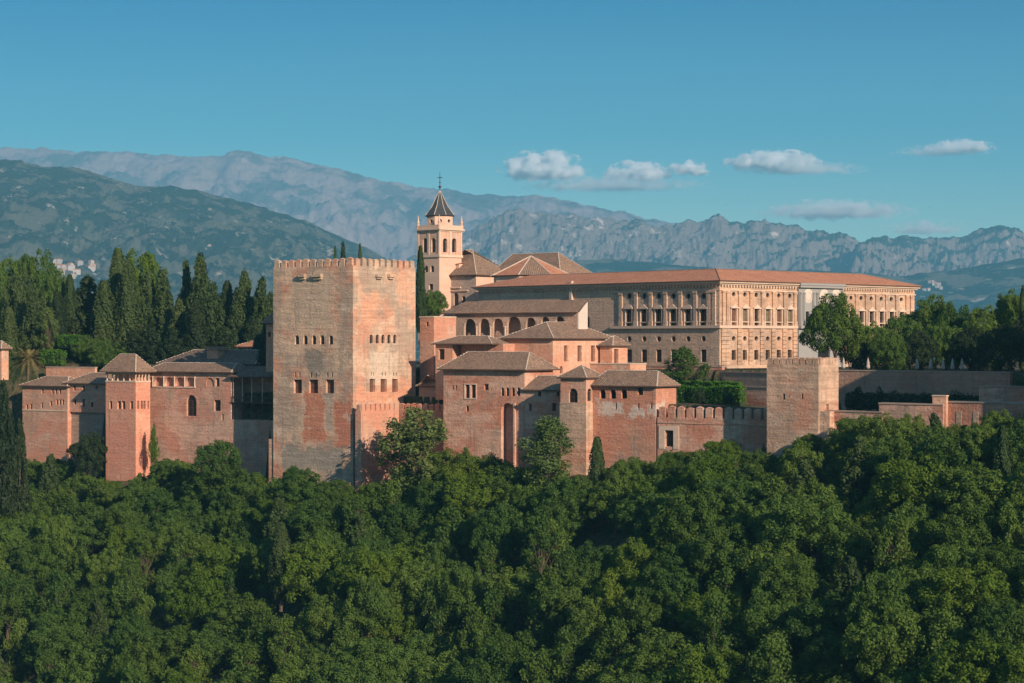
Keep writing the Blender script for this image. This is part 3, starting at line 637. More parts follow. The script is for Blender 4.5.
# ------------------------------------------------ renaissance palace
b = Bld('renaissance_palace', 'huge square golden stone palace with pilasters, round windows and long orange roof', 'palace', 719.5, 397, 478.5, 914.5, 280.5, 372, 47)
zc = b.H
fo = []; ro_ = []
FX = [629.2,644.2,658.8,673.5,688.3,703.6]; RX = [733.7,744.9,756.3,767.7,778.8,789.8]; RX2 = [851,861,871.2,881.3,891.2,901.3]
for x in FX:
    fo += [b.fop(x-2.3,x+2.3,293.2,299,'o','dark',.5), b.fop(x-3.2,x+3.2,309.5,327,'r','dark' if int(x)%3 else 'green',.6), b.fop(x-2.2,x+2.2,336,341.8,'o','dark',.5), b.fop(x-2.7,x+2.7,349.5,362,'r','dark',.6)]
fo += [b.fop(585.5,589.5,317,328,'r','shutter')]
for x in RX+RX2:
    k = (x-719)/196; yo = 293.7+k*6.2; s_ = 1-k*.1
    ro_ += [b.rop(x-1.75*s_,x+1.75*s_,yo-2.4*s_,yo+2.4*s_,'o','dark',.45)]
    yw = 308.6+k*4.2; ro_ += [b.rop(x-2.3*s_,x+2.3*s_,yw,326.4+k*.9,'r',['green','dark','green','shutter','green'][int(x)%5],.5)]
    ro_ += [b.rop(x-1.8*s_,x+1.8*s_,336+k*1,341-k*.2,'o','dark',.5), b.rop(x-2.1*s_,x+2.1*s_,350.2-k*1,360-k*1.5,'r','dark',.6)]
b.walls(M['stone'], fo, ro_)
b.wall.data.materials.append(M['stone_shade'])
for p in b.wall.data.polygons:
    if abs(p.normal.y) > .9 and p.center.y < .5: p.material_index = 1  # front face takes the stone copy coloured for its grazing light
# string courses, cornice, dentils
ZS = b.fz(719.5, 327.3); ZB_ = b.fz(719.5, 366.5)
def band(name, z0, z1, d, m, fl=None):
    mb = MB(); x0 = -b.L if fl is None else fl
    mb.box(x0, 0, -d, -.003, z0, z1); mb.box(.003, d, -d, b.R+d, z0, z1); mb.build(name, m, b.e)
band('string_course', ZS-.15, ZS+.38, .42, M['trim'], b.fx(611)); band('plinth', 0, ZB_+.2, .35, M['stone_shade'], b.fx(611))
band('sill_band', ZS+1.0, ZS+1.18, .16, M['trim'], b.fx(617)); band('frieze', zc-1.9, zc-1.7, .22, M['trim'], b.fx(611))
mb = MB()
mb.box(-b.L-.5, .95, -.95, -.003, zc-.45, zc+.02); mb.box(.003, .95, .0, b.R+.8, zc-.45, zc+.02)
mb.box(-b.L-.3, .55, -.5, -.003, zc-.75, zc-.453); mb.box(.003, .55, .0, b.R+.4, zc-.75, zc-.453); mb.build('cornice', M['trim'], b.e)
mb = MB()
for k in range(int(b.L/.85)): x = -b.L+.4+k*.85; mb.box(x, x+.38, -.42, -.003, zc-1.15, zc-.753)
for k in range(int(b.R/.85)): y = .3+k*.85; mb.box(.003, .42, y, y+.38, zc-1.15, zc-.753)
mb.build('dentils', M['trim'], b.e)
def pil(x, y, onr, z0, z1, wd, dp, rust, m):
    mb = MB(); hw = wd/2
    def bx(a0, a1, d, zz0, zz1):
        if onr: mb.box(.003, d, a0, a1, zz0, zz1)
        else: mb.box(a0, a1, -d, -.003, zz0, zz1)
    c = y if onr else x
    if rust:
        n_ = 9; h = (z1-z0)/n_
        for k in range(n_): bx(c-hw, c+hw, dp if k % 2 else dp*.8, z0+k*h+.04, z0+(k+1)*h-.04)
    else:
        bx(c-hw*1.25, c+hw*1.25, dp*1.3, z0, z0+.9); bx(c-hw, c+hw, dp, z0+.903, z1-.45); bx(c-hw*1.3, c+hw*1.3, dp*1.35, z1-.447, z1)
    mb.build('rusticated_pilaster' if rust else 'pilaster', m, b.e)
Zu0, Zu1 = ZS+.383, zc-1.903; Zl0, Zl1 = ZB_+.203, ZS-.153
PFX = [621.3,636.4,651.3,666.1,681,695.9,709.3,714.5]; PRX = [723.2,727.4,739.3,750.6,762,773.2,784.3,794.6] + [846,856,866,876.2,886.2,896.2,906.4,911]
for p in PFX: pil(b.fx(p), 0, False, Zu0, Zu1, .85, .30, False, M['stone_shade'])
for p in PRX:
    yy = b.ry(p); pil(0, yy, True, Zu0, Zu1, .85, .30, False, M['stone']); pil(0, yy, True, Zl0, Zl1, 1.3, .28, True, M['stone'])
# window heads: pediments on the upper windows, frames
for i, x in enumerate(FX + RX + RX2):
    onr = i >= len(FX); k = (x-719)/196 if onr else 0
    mb = MB()
    if onr: c = b.ry(x); top = b.rz(x, 308.6+k*4.2); hw = .95
    else: c = b.fx(x); top = b.fz(x, 309.5); hw = 1.0
    def bx(a0, a1, d, zz0, zz1):
        if onr: mb.box(.003, d, a0, a1, zz0, zz1)
        else: mb.box(a0, a1, -d, -.003, zz0, zz1)
    bx(c-hw-.2, c+hw+.2, .42, top+.12, top+.34)
    bx(c-hw-.05, c-hw+.17, .2, top-3.3, top+.117); bx(c+hw-.17, c+hw+.05, .2, top-3.3, top+.117)
    if onr or i % 2:
        pts = [(c-hw-.1, top+.343), (c+hw+.1, top+.343), (c, top+1.0)]
    else: pts = [(c+(hw+.1)*math.cos(math.pi*j/6), top+.343+.6*math.sin(math.pi*j/6)) for j in range(7)]
    fr = [((.35, a, z) if onr else (a, -.35, z)) for a, z in pts]; bk = [((.003, a, z) if onr else (a, -.003, z)) for a, z in pts]
    if not onr and i % 2 == 0: pass
    mb.poly(fr); n_ = len(pts)
    for j in range(n_): mb.poly([fr[j], fr[(j+1)%n_], bk[(j+1)%n_], bk[j]])
    mb.build('window_head', M['trim'], b.e)
# marble portal
y0, y1 = b.ry(796.8), b.ry(840.5); mb = MB()
H0 = b.rz(800, 283.8)
po = [(b.ry(804, .5)-y0+0, b.ry(809.3, .5)-y0, b.rz(806,326), b.rz(806,311.5), 'r'), (b.ry(819.5)-y0, b.ry(825)-y0, b.rz(822,326), b.rz(822,311.5), 'r'), (b.ry(832)-y0, b.ry(837)-y0, b.rz(834,326), b.rz(834,312), 'r'), (b.ry(816)-y0, b.ry(828)-y0, ZB_, b.rz(822, 344), 'a')]
wallface(mb, (.5,y0,0), (0,1,0), (1,0,0), y1-y0, 0, zc-.46, po, .45)
for o_ in po: mb.poly([(.1, y0+a_, z_) for a_, z_ in outline(*o_)], 1)
mb.poly([(.003,y0,0),(.5,y0,0),(.5,y0,zc-.46),(.003,y0,zc-.46)]); mb.poly([(.5,y1,0),(.003,y1,0),(.003,y1,zc-.46),(.5,y1,zc-.46)])
portal = mb.build('marble_portal', [M['marble'], M['pane']], b.e)
for px_ in (806.5, 822.4, 834.5):
    yy = b.ry(px_); zz = b.rz(px_, 296); mb = MB(); rr = 1.15
    for j in range(20):
        a0, a1 = 2*math.pi*j/20, 2*math.pi*(j+1)/20
        mb.poly([(.56,yy+rr*math.cos(a0),zz+rr*math.sin(a0)),(.56,yy+rr*math.cos(a1),zz+rr*math.sin(a1)),(.66,yy+rr*.7*math.cos(a1),zz+rr*.7*math.sin(a1)),(.66,yy+rr*.7*math.cos(a0),zz+rr*.7*math.sin(a0))])
        mb.poly([(.503,yy+(rr+.3)*math.cos(a0),zz+(rr+.3)*math.sin(a0)),(.503,yy+(rr+.3)*math.cos(a1),zz+(rr+.3)*math.sin(a1)),(.56,yy+rr*math.cos(a1),zz+rr*math.sin(a1)),(.56,yy+rr*math.cos(a0),zz+rr*math.sin(a0))])
    mb.poly([(.60,yy+rr*.7*math.cos(2*math.pi*j/20),zz+rr*.7*math.sin(2*math.pi*j/20)) for j in range(20)])
    mb.build('medallion', M['white'], portal)
mb = MB()
for px_ in (798.4, 801.6, 811.3, 815.4, 829, 838.6):
    yy = b.ry(px_); mb = MB(); mb.lathe(.75, yy, [(.34, Zu0), (.34, Zu0+.8), (.26, Zu0+.9), (.24, Zu1-.5), (.36, Zu1)], 10); mb.box(.503, .7, yy-.4, yy+.4, Zu0-.02, Zu1+.02)
    mb.build('column', M['marble'], portal)
mb = MB(); mb.box(.503, 1.2, y0-.1, y1+.1, ZS-.14, ZS+.37); mb.box(.503, 1.1, y0-.1, y1+.1, zc-.95, zc-.465); mb.box(.955, 1.25, y0-.2, y1+.2, zc-.46, zc-.02); mb.build('entablature', M['marble'], portal)
# ring roof round the hidden courtyard
def ring_roof(b, ins, h, ov, m):
    mb = MB(); ze = b.H+.03; x0, x1, y0, y1 = -b.L-ov, ov, -ov, b.R+ov
    o = [Vector(p) for p in ((x0,y0,ze),(x1,y0,ze),(x1,y1,ze),(x0,y1,ze))]
    r = [Vector(p) for p in ((x0+ins,y0+ins,ze+h),(x1-ins,y0+ins,ze+h),(x1-ins,y1-ins,ze+h),(x0+ins,y1-ins,ze+h))]
    n_ = [Vector(p) for p in ((x0+2*ins,y0+2*ins,ze),(x1-2*ins,y0+2*ins,ze),(x1-2*ins,y1-2*ins,ze),(x0+2*ins,y1-2*ins,ze))]
    for i in range(4):
        j = (i+1) % 4
        for f in ([o[i],o[j],r[j],r[i]], [r[i],r[j],n_[j],n_[i]]):
            e = (f[1]-f[0]).normalized(); nn = e.cross(f[2]-f[1]).normalized(); u_ = nn.cross(e)
            mb.poly(f, 0, [((p-f[0]).dot(e), (p-f[0]).dot(u_)) for p in f])
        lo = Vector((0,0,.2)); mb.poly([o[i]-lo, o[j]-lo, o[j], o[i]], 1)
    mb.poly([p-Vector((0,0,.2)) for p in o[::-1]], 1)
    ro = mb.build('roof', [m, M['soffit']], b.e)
    cp = MB()
    for p, q_ in ((o[1], r[1]), (r[0], r[1]), (r[1], r[2]), (o[2], r[2])):
        n2 = int((q_-p).length/.7); dv = (q_-p).normalized(); sd = dv.cross(Vector((0,0,1))).normalized()*.14
        for k in range(n2):
            a, c_ = p.lerp(q_, (k+.1)/n2), p.lerp(q_, (k+.85)/n2); u_ = Vector((0,0,.13))
            cp.poly([a-sd, c_-sd, c_+u_, a+u_]); cp.poly([a+u_, c_+u_, c_+sd, a+sd])
    cp.build('ridge_tiles', M['roof'], ro)
ring_roof(b, 9.0, 2.55, 1.15, M['roof2'])
b.box('chimney', b.fx(572.2)-.35, b.fx(572.2)+.35, -.55, -.004, b.fz(572, 300), b.fz(572, 281), M['trim'])
# chapel roof block behind
e = tag(empty('octagonal_pavilion', (at_(531, 452), 456, -12), rad(-40)), 'eight sided pavilion with orange pointed roof behind the palace roof, below the church', 'building')
zt = (HY-275.5)*452/F+12; za = (HY-255.5)*452/F+12
mb = MB(); mb.lathe(0, 0, [(8.6,0),(8.6,zt)], 8, rot=math.pi/8); mb.build('wall', M['cream'], e)
for k in range(8):
    a0, a1 = math.pi/8+k*math.pi/4, math.pi/8+(k+1)*math.pi/4; mb = MB(); rr_ = 9.4
    mb.poly([(rr_*math.cos(a0), rr_*math.sin(a0), zt), (rr_*math.cos(a1), rr_*math.sin(a1), zt), (0,0,za)], 0, [(0,0),(7,0),(3.5,9)])
    mb.poly([(rr_*math.cos(a1), rr_*math.sin(a1), zt), (rr_*math.cos(a0), rr_*math.sin(a0), zt), (8.4*math.cos(a0), 8.4*math.sin(a0), zt-.2), (8.4*math.cos(a1), 8.4*math.sin(a1), zt-.2)], 1)
    mb.build('roof_panel', [M['roof2'] if k % 2 else M['roof'], M['soffit']], e)
    mb = MB(); mb.tube([(rr_*math.cos(a0), rr_*math.sin(a0), zt+.05), (0,0,za+.05)], [.14,.12], 5); mb.build('hip_tiles', M['mortar'], e)
# ------------------------------------------------ church
b = Bld('church', 'parish church body with steep brown hipped roofs beside the bell tower', 'church', 476, 468, 426, 512, 274.5, 345, 40)
fo = [b.fop(446,450,296,306,'a'), b.fop(453.5,458.5,293,306,'a'), b.fop(462,465.5,296,306,'a'), b.fop(426.6,430,284,290,'r')]
b.walls(wallmat('church_wall', (.42,.31,.25), (.47,.35,.28), (.35,.27,.22), 99, .5, .3, .15), fo, ())
mb = MB(); mb.box(b.fx(443), b.fx(468.5), -.3, -.003, b.fz(456,291.4), b.fz(456,290.2)); mb.box(b.fx(451), b.fx(461), -.35, -.003, b.fz(456,288.2), b.fz(456,286.9)); mb.build('portal_trim', M['trim'], b.e)
b.wall.data.materials.append(M['cream'])
for p in b.wall.data.polygons:
    if p.normal.x > .9 and p.center.x > -.3: p.material_index = 1
b.roof(6.0, .7, 'y')
mb = MB(); xd = b.fx(461, 3.5); zd = b.fz(461, 270); mb.box(xd-1.1, xd+1.1, 1.6, 4.2, zd, zd+1.5); mb.build('dormer', M['cream'], b.e)
mb = MB(); mb.poly([(xd-1.4,1.3,zd+1.5),(xd+1.4,1.3,zd+1.5),(xd+1.4,4.6,zd+2.1),(xd-1.4,4.6,zd+2.1)]); mb.box(xd-.8, xd-.1, 1.55, 1.597, zd+.3, zd+1.3); mb.build('dormer_roof', M['roof2'], b.e)
mb = MB(); NB = b; x0n, x1n = -3.0, 17.5
mb.box(x0n, x1n, b.R-4, b.R+8, 0, b.H-.3); mb.build('nave_wall', M['cream'], b.e)
b.roof(5.2, .6, 'x', 2.0, 6.0, rect=(x0n, x1n, b.R-4, b.R+8), ze=b.H-.1, name='nave_roof')
# bell tower
b = Bld('bell_tower', 'pale square bell tower with dark slate spire and iron cross', 'tower', 439.3, 470, 418.2, 461.5, 256.5, 345, 42)
b.walls(M['cream'], [b.fop(424.5,428,265.5,272,'a'), b.fop(430.5,434,265.5,272,'a'), b.fop(429,433,284,290,'r')], ())
L, R = b.L, b.R; zb2 = b.H; zt2 = b.fz(439.3, 231)
mb = MB(); FO = [(b.fx(x0)+L, b.fx(x1)+L, b.fz(x0,252.5), b.fz(x0,238.2), 'a') for x0, x1 in ((422.9,427.0),(431.2,435.6))]
RO = [(b.ry(x0), b.ry(x1), b.rz(x0,252.2), b.rz(x0,238.2), 'a') for x0, x1 in ((443,447.3),(452,456.3))]
wallface(mb, (-L,0,0), (1,0,0), (0,-1,0), L, zb2+.5, zt2, FO, .6); wallface(mb, (0,0,0), (0,1,0), (1,0,0), R, zb2+.5, zt2, RO, .6)
mb.poly([(-L,R,zb2+.5),(-L,0,zb2+.5),(-L,0,zt2),(-L,R,zt2)]); mb.poly([(0,R,zb2+.5),(-L,R,zb2+.5),(-L,R,zt2),(0,R,zt2)])
belf = mb.build('belfry', wallmat('belfry_brick', (.60,.35,.25), (.64,.40,.29), (.48,.33,.26), 5.5, .5, .2, .12), b.e)
for O, ax, nr, ops in (((-L,0,0),(1,0,0),(0,-1,0),FO), ((0,0,0),(0,1,0),(1,0,0),RO)):
    for o in ops:
        O_, a_, n_ = Vector(O), Vector(ax), Vector(nr); mb = MB(); mb.poly([O_+a_*p+Vector((0,0,z))-n_*.55 for p, z in outline(*o[:5])]); mb.build('bell_opening', M['pane'], belf)
mb = MB(); mb.box(-L-.25, .25, -.25, R+.25, zb2-.1, zb2+.5); mb.box(-L-.2, .2, -.2, R+.2, zt2+.003, zt2+.3); mb.box(-L-.55, .55, -.55, R+.55, zt2+.303, zt2+.65); mb.build('cornice', M['trim'], b.e)
for xx, yy in ((-L,0),(0,0),(0,R),(-L/2,0),(0,R/2)):
    mb = MB(); onf = yy == 0; mb.box(xx-.3 if xx < -.1 else -.4, xx+.3 if xx < -.1 else .12, yy-.12 if yy == 0 else yy-.3, yy+.3 if yy < .1 else min(yy+.3, R+.1), zb2+.503, zt2-.01); mb.build('pilaster', M['trim'], b.e)
mb = MB(); zt3 = zt2+.65
for a, c_, d, e_ in ((-L-.3,.3,-.3,-.1),(-L-.3,.3,R+.1,R+.3),(-L-.3,-L-.1,-.09,R+.09),(.1,.3,-.09,R+.09)): mb.box(a, c_, d, e_, zt3+.003, zt3+.8)
mb.build('parapet', M['cream'], b.e)
for xx, yy in ((-L,0),(0,0),(0,R),(-L,R)):
    mb = MB(); mb.lathe(xx, yy, [(.36,zt3+.003),(.36,zt3+1.0),(.2,zt3+1.1),(.36,zt3+1.5),(.22,zt3+1.8),(.05,zt3+3.1)], 8); mb.build('pinnacle', M['cream'], b.e)
cx, cy = -L/2, R/2; ro8 = 3.15; zd0, zd1 = zt3+.002, b.fz(439.3, 215.5)
mb = MB()
for k in range(8):
    a0, a1 = math.pi/8+math.pi/4*k, math.pi/8+math.pi/4*(k+1); P0 = Vector((cx+ro8*math.cos(a0), cy+ro8*math.sin(a0), 0)); P1 = Vector((cx+ro8*math.cos(a1), cy+ro8*math.sin(a1), 0))
    ax = (P1-P0); W_ = ax.length; ax.normalize(); nr = Vector((ax.y, -ax.x, 0)); h_ = zd1-zd0
    op = [(W_/2-.42, W_/2+.42, zd0+h_*.48, zd0+h_*.48+.84, 'o')]
    wallface(mb, P0, ax, nr, W_, zd0, zd1, op, .35)
    mb.poly([P0+ax*p+Vector((0,0,z))-nr*.33 for p, z in outline(*op[0])], 1)
mb.build('drum', [M['cream'], M['pane']], b.e)
mb = MB(); zs1 = b.fz(439.3, 189); mb.lathe(cx, cy, [(ro8+.1,zd1+.003),(ro8+.45,zd1+.2),(ro8+.3,zd1+.32),(ro8*.62,zd1+(zs1-zd1)*.38),(.12,zs1)], 8, rot=math.pi/8); mb.build('spire', M['slate'], b.e)
mb = MB()
for k in range(8):
    a = math.pi/8+math.pi/4*k; mb.tube([(cx+(ro8+.42)*math.cos(a), cy+(ro8+.42)*math.sin(a), zd1+.3), (cx+ro8*.64*math.cos(a), cy+ro8*.64*math.sin(a), zd1+(zs1-zd1)*.38), (cx+.12*math.cos(a), cy+.12*math.sin(a), zs1)], [.09,.08,.06], 5)
mb.build('spire_ribs', M['mortar'], b.e)
mb = MB(); mb.tube([(cx,cy,zs1-.2),(cx,cy,zs1+4.3)], [.09,.05], 6); mb.lathe(cx, cy, [(.05,zs1+.5),(.34,zs1+.8),(.34,zs1+.95),(.05,zs1+1.2)], 8); mb.box(cx-.75, cx+.75, cy-.06, cy+.06, zs1+2.9, zs1+3.05); mb.lathe(cx, cy, [(.03,zs1+1.7),(.22,zs1+1.9),(.03,zs1+2.1)], 8); mb.build('cross', M['iron'], b.e)
# ------------------------------------------------ left wing: queen's pavilion tower, gallery wall, lower houses
b = Bld('pavilion_tower', 'slim salmon tower with open colonnaded top storey and pyramid tiled roof at left', 'tower', 135.7, 413, 105.8, 150.2, 382.5, 490, 36)
fo = [b.fop(x0,x1,401.2,409,'r') for x0, x1 in ((109.3,112.2),(117.3,120.9),(121.6,125.3),(129.9,133))]; ro_ = [b.rop(x0,x1,400.8,409,'r') for x0, x1 in ((137.4,139.2),(141,143),(143.6,145.6),(147.6,149))]
b.walls(wallmat('pavilion_salmon', (.62,.275,.185), (.64,.32,.215), (.55,.30,.21), 61, .5, .15, .10), fo, ro_)
ze = b.fz(135.7, 372.8); L, R = b.L, b.R
b.box('sill', -L-.08, .08, -.08, R+.08, b.H+.003, b.H+.3, M['trim'])
pz0, pz1 = b.H+.303, ze-.35
mb = MB(); mb.box(-L+1.2, -1.2, 1.4, R-.3 if R > 2 else R-.2, pz0, pz1); mb.build('inner_wall', M['wallpink'], b.e)
cols(b, 'column', [-L+.2, -L*.80, -L*.62, -L*.42, -L*.22, -.2], .2, pz0, pz1, .13, M['trim']); cols(b, 'column', [R*.28, R*.5, R*.72, R-.2], -.2, pz0, pz1, .13, M['trim'], True)
mb = MB(); mb.box(-L-.05, .05, -.05, R+.05, pz1+.003, ze); mb.build('architrave', M['trim'], b.e)
b.roof(3.5, .9, ze=ze+.22)
# gallery wall between
b = Bld('gallery_wing', 'long red wing with arched gallery under the eaves, between slim tower and keep', 'building', 274, 400, 148, None, 372.5, 500, 36); b.R = 8
fo = [b.fop(x0,x1,377.2,386.2,'a','bricked',.7) for x0, x1 in ((153.8,163.4),(164.6,174.2),(175.2,184.4),(185.4,194.2))]
fo += [b.fop(206,214,377.8,386.6,'a','bricked',.3), b.fop(215.3,219.4,378,386.5,'r'), b.fop(186.6,196.4,395,416,'a'), b.fop(214,220.6,400,411,'r'), b.fop(221.6,223.6,414,420.5,'r')]
x1g = b.fx(231)
sv = b.L; mbm = wallmat('gallery_wing_wall', (.54,.265,.185), (.60,.37,.27), (.40,.28,.21), 71, .5, .35, .30)
mb = MB(); Wd = sv + x1g
fo = [o for o in fo if o[1] < Wd]
wallface(mb, (-sv,0,0), (1,0,0), (0,-1,0), Wd, 0, b.H, fo, .5); mb.poly([(x1g,0,0),(x1g,8,0),(x1g,8,b.H),(x1g,0,b.H)]); mb.poly([(-sv,8,0),(-sv,0,0),(-sv,0,b.H),(-sv,8,b.H)]); mb.poly([(-sv,0,b.H),(x1g,0,b.H),(x1g,8,b.H),(-sv,8,b.H)])
zl = b.fz(252, 420); mb.poly([(x1g,0,0),(0,0,0),(0,0,zl),(x1g,0,zl)]); mb.poly([(x1g,0,zl),(0,0,zl),(0,5,zl),(x1g,5,zl)]); mb.poly([(x1g,5,zl),(0,5,zl),(0,5,b.H),(x1g,5,b.H)])
b.wall = mb.build('wall', mbm, b.e)
for o in fo: b.pane(o, (-sv,0,0), (1,0,0), (0,-1,0), .5)
b.box('gallery_sill', b.fx(152.4), b.fx(195.6), -.14, -.003, b.fz(174, 387.8), b.fz(174, 386.5), M['trim'])
cols(b, 'column', [b.fx(c) for c in (153, 164, 174.7, 184.9, 195)], -.1, b.fz(174, 386.5), b.fz(174, 376.5), .12, M['trim'])
b.roof(1.7, .7, 'x', 2, 2, rect=(-sv+.2, x1g, 0, 6))
zf = b.fz(252, 402); b.box('balcony_floor', x1g+.05, 0, -.2, 4.9, zf-.25, zf, M['wood'])
zr = b.fz(252, 376.5); mb = MB()
mb.poly([(x1g-.3,-.8,zr),(0,-.8,zr),(0,5,zr+2.0),(x1g-.3,5,zr+2.0)], 0, [(0,0),(8,0),(8,6),(0,6)]); mb.poly([(0,-.8,zr-.2),(x1g-.3,-.8,zr-.2),(x1g-.3,5,zr+1.8),(0,5,zr+1.8)], 1); mb.poly([(x1g-.3,-.8,zr-.2),(0,-.8,zr-.2),(0,-.8,zr),(x1g-.3,-.8,zr)], 1); mb.build('balcony_roof', [M['roofdark'], M['soffit']], b.e)
cols(b, 'balcony_post', [b.fx(c) for c in (233, 242, 251.5, 262)], .1, zf, zr-.2, .1, M['trim']); cols(b, 'balcony_post', [b.fx(c) for c in (233, 242, 251.5, 262)], .1, zl, zf-.25, .1, M['wood'])
mb = MB(); mb.box(x1g+.1, 0, -.08, -.02, zf+.9, zf+1.0)
for k in range(30): xx = x1g+.1+k*(-x1g-.2)/30; mb.box(xx, xx+.05, -.07, -.03, zf, zf+.897)
mb.build('railing', M['wood'], b.e)
# roofs behind the wing
b = Bld('dark_roofed_hall', 'dark roofed hall behind the gallery wing with a small chimney', 'building', 255, 418, 160, None, 364, 400, 36); b.R = 9
b.walls(M['wallgrey'], ()); b.roof(2.8, .6, 'x', 6, 3, m=M['roofdark'])
b.box('chimney', b.fx(203), b.fx(213.5), 1.2, 3.4, b.H+.5, b.fz(208, 350), M['wallpink']); b.box('chimney_cap', b.fx(201.5), b.fx(215), .95, 3.65, b.fz(208, 350)+.003, b.fz(208, 346.5), M['roof'])
b = Bld('eaved_house', 'small house with tiled eave squeezed against the left side of the keep', 'building', 276, 402, 266, None, 323, 372, 36); b.R = 6
b.walls(M['wallpink'], [b.fop(268,270.5,332,337,'r')]); b.roof(2.4, .7)
b = Bld('garden_house', 'small salmon garden house with red tiled roof among the cypresses', 'building', 254, 440, 236, None, 346.5, 375, 36); b.R = 5
b.walls(M['wallpink'], [b.fop(c-1, c+1, 348.5, 352.5, 'r') for c in (240.5,244.5,249)]); b.roof(1.2, .5, m=M['roof2'])
# lower left houses
b = Bld('riverside_house', 'cluster house with grey hip roof and small paired windows, far left below the palm', 'building', 67.5, 431, 22.5, None, 386, 490, 36); b.R = 7
fo = [b.fop(c-1, c+1, y0, y0+5, 'r') for c, y0 in ((42.5,389),(52.5,389),(56.2,389),(60,389),(51,401),(57,399.5),(60,399.5),(63,399.5),(42,403),(31,404),(27,404.5))]
b.walls(M['wall2'], fo); b.roof(1.9, .6)
b.box('string_course', -b.L, .05, -.1, -.003, b.fz(45, 411), b.fz(45, 409.7), M['trim'])
b = Bld('riverside_house', 'taller salmon house with small square windows between the far left house and the slim tower', 'building', 106, 425, 67, None, 383.5, 413, 36); b.R = 7
fo = [b.fop(x-1.2, x+1.2, y0, y0+h, 'r') for x, y0, h in ((74.5,385.5,5),(83.5,386,5.5),(75,399.5,5),(83.5,399,8),(92,402,5),(96.5,385.5,4))]
b.walls(M['wall2'], fo); b.roof(2.1, .6)
b.box('undercroft', -b.L+.02, -.02, .5, 6, -16, -.003, M['wallgrey'])
wall_run('garden_wall', 'low pinkish wall with end block behind the far left houses', 46, 441, 95, 433, 367.5, 400, .6, M['wallpink'])
b = Bld('edge_house', 'small pink house with tiled eave cut by the left edge of the photo', 'building', 1.5, 432, -30, None, 348.5, 380, 36); b.R = 1.9
b.walls(M['wallpink'], [b.fop(c-.8, c+.8, 354, 359, 'r') for c in (-2,2)]); b.roof(1.6, .6)
# fortress towers beyond the right edge: they throw the evening shade over the right hand walls
b = Bld('citadel_tower', 'tall square citadel tower beyond the right edge of the photo', 'tower', 1205, 286, 1052, 1290, 243, 500)
b.walls(M['wall3']); b.merlons([('f', -b.L, 0), ('r', .6, b.R)], 1.9, 1.4, 1.5, .6, M['wall3'])
# ------------------------------------------------ trees
def leaves_mesh(name, P, Nn, size, m, rng):
    """many small leaf faces: P centres, Nn normals"""
    n = len(P); Nn = Nn/np.maximum(np.linalg.norm(Nn, axis=1, keepdims=True), 1e-6)
    r = rng.normal(size=(n,3)); T = np.cross(Nn, r); T /= np.maximum(np.linalg.norm(T, axis=1, keepdims=True), 1e-6); B = np.cross(Nn, T)
    s = size*rng.uniform(.6, 1.3, (n,1)); a = s*rng.uniform(.8,1.3,(n,1)); c = s*rng.uniform(.5,.9,(n,1))
    bend = Nn*s*rng.uniform(-.25,.25,(n,1))
    V = np.stack([P-T*a, P-B*c+bend, P+T*a, P+B*c+bend], 1).reshape(-1,3).astype(np.float32)
    me = bpy.data.meshes.new(name); me.vertices.add(4*n); me.vertices.foreach_set('co', V.ravel())
    me.loops.add(4*n); me.loops.foreach_set('vertex_index', np.arange(4*n, dtype=np.int32))
    me.polygons.add(n); me.polygons.foreach_set('loop_start', np.arange(0, 4*n, 4, dtype=np.int32)); me.polygons.foreach_set('loop_total', np.full(n, 4, dtype=np.int32))
    me.materials.append(m); me.update(calc_edges=True); me.validate(); return me
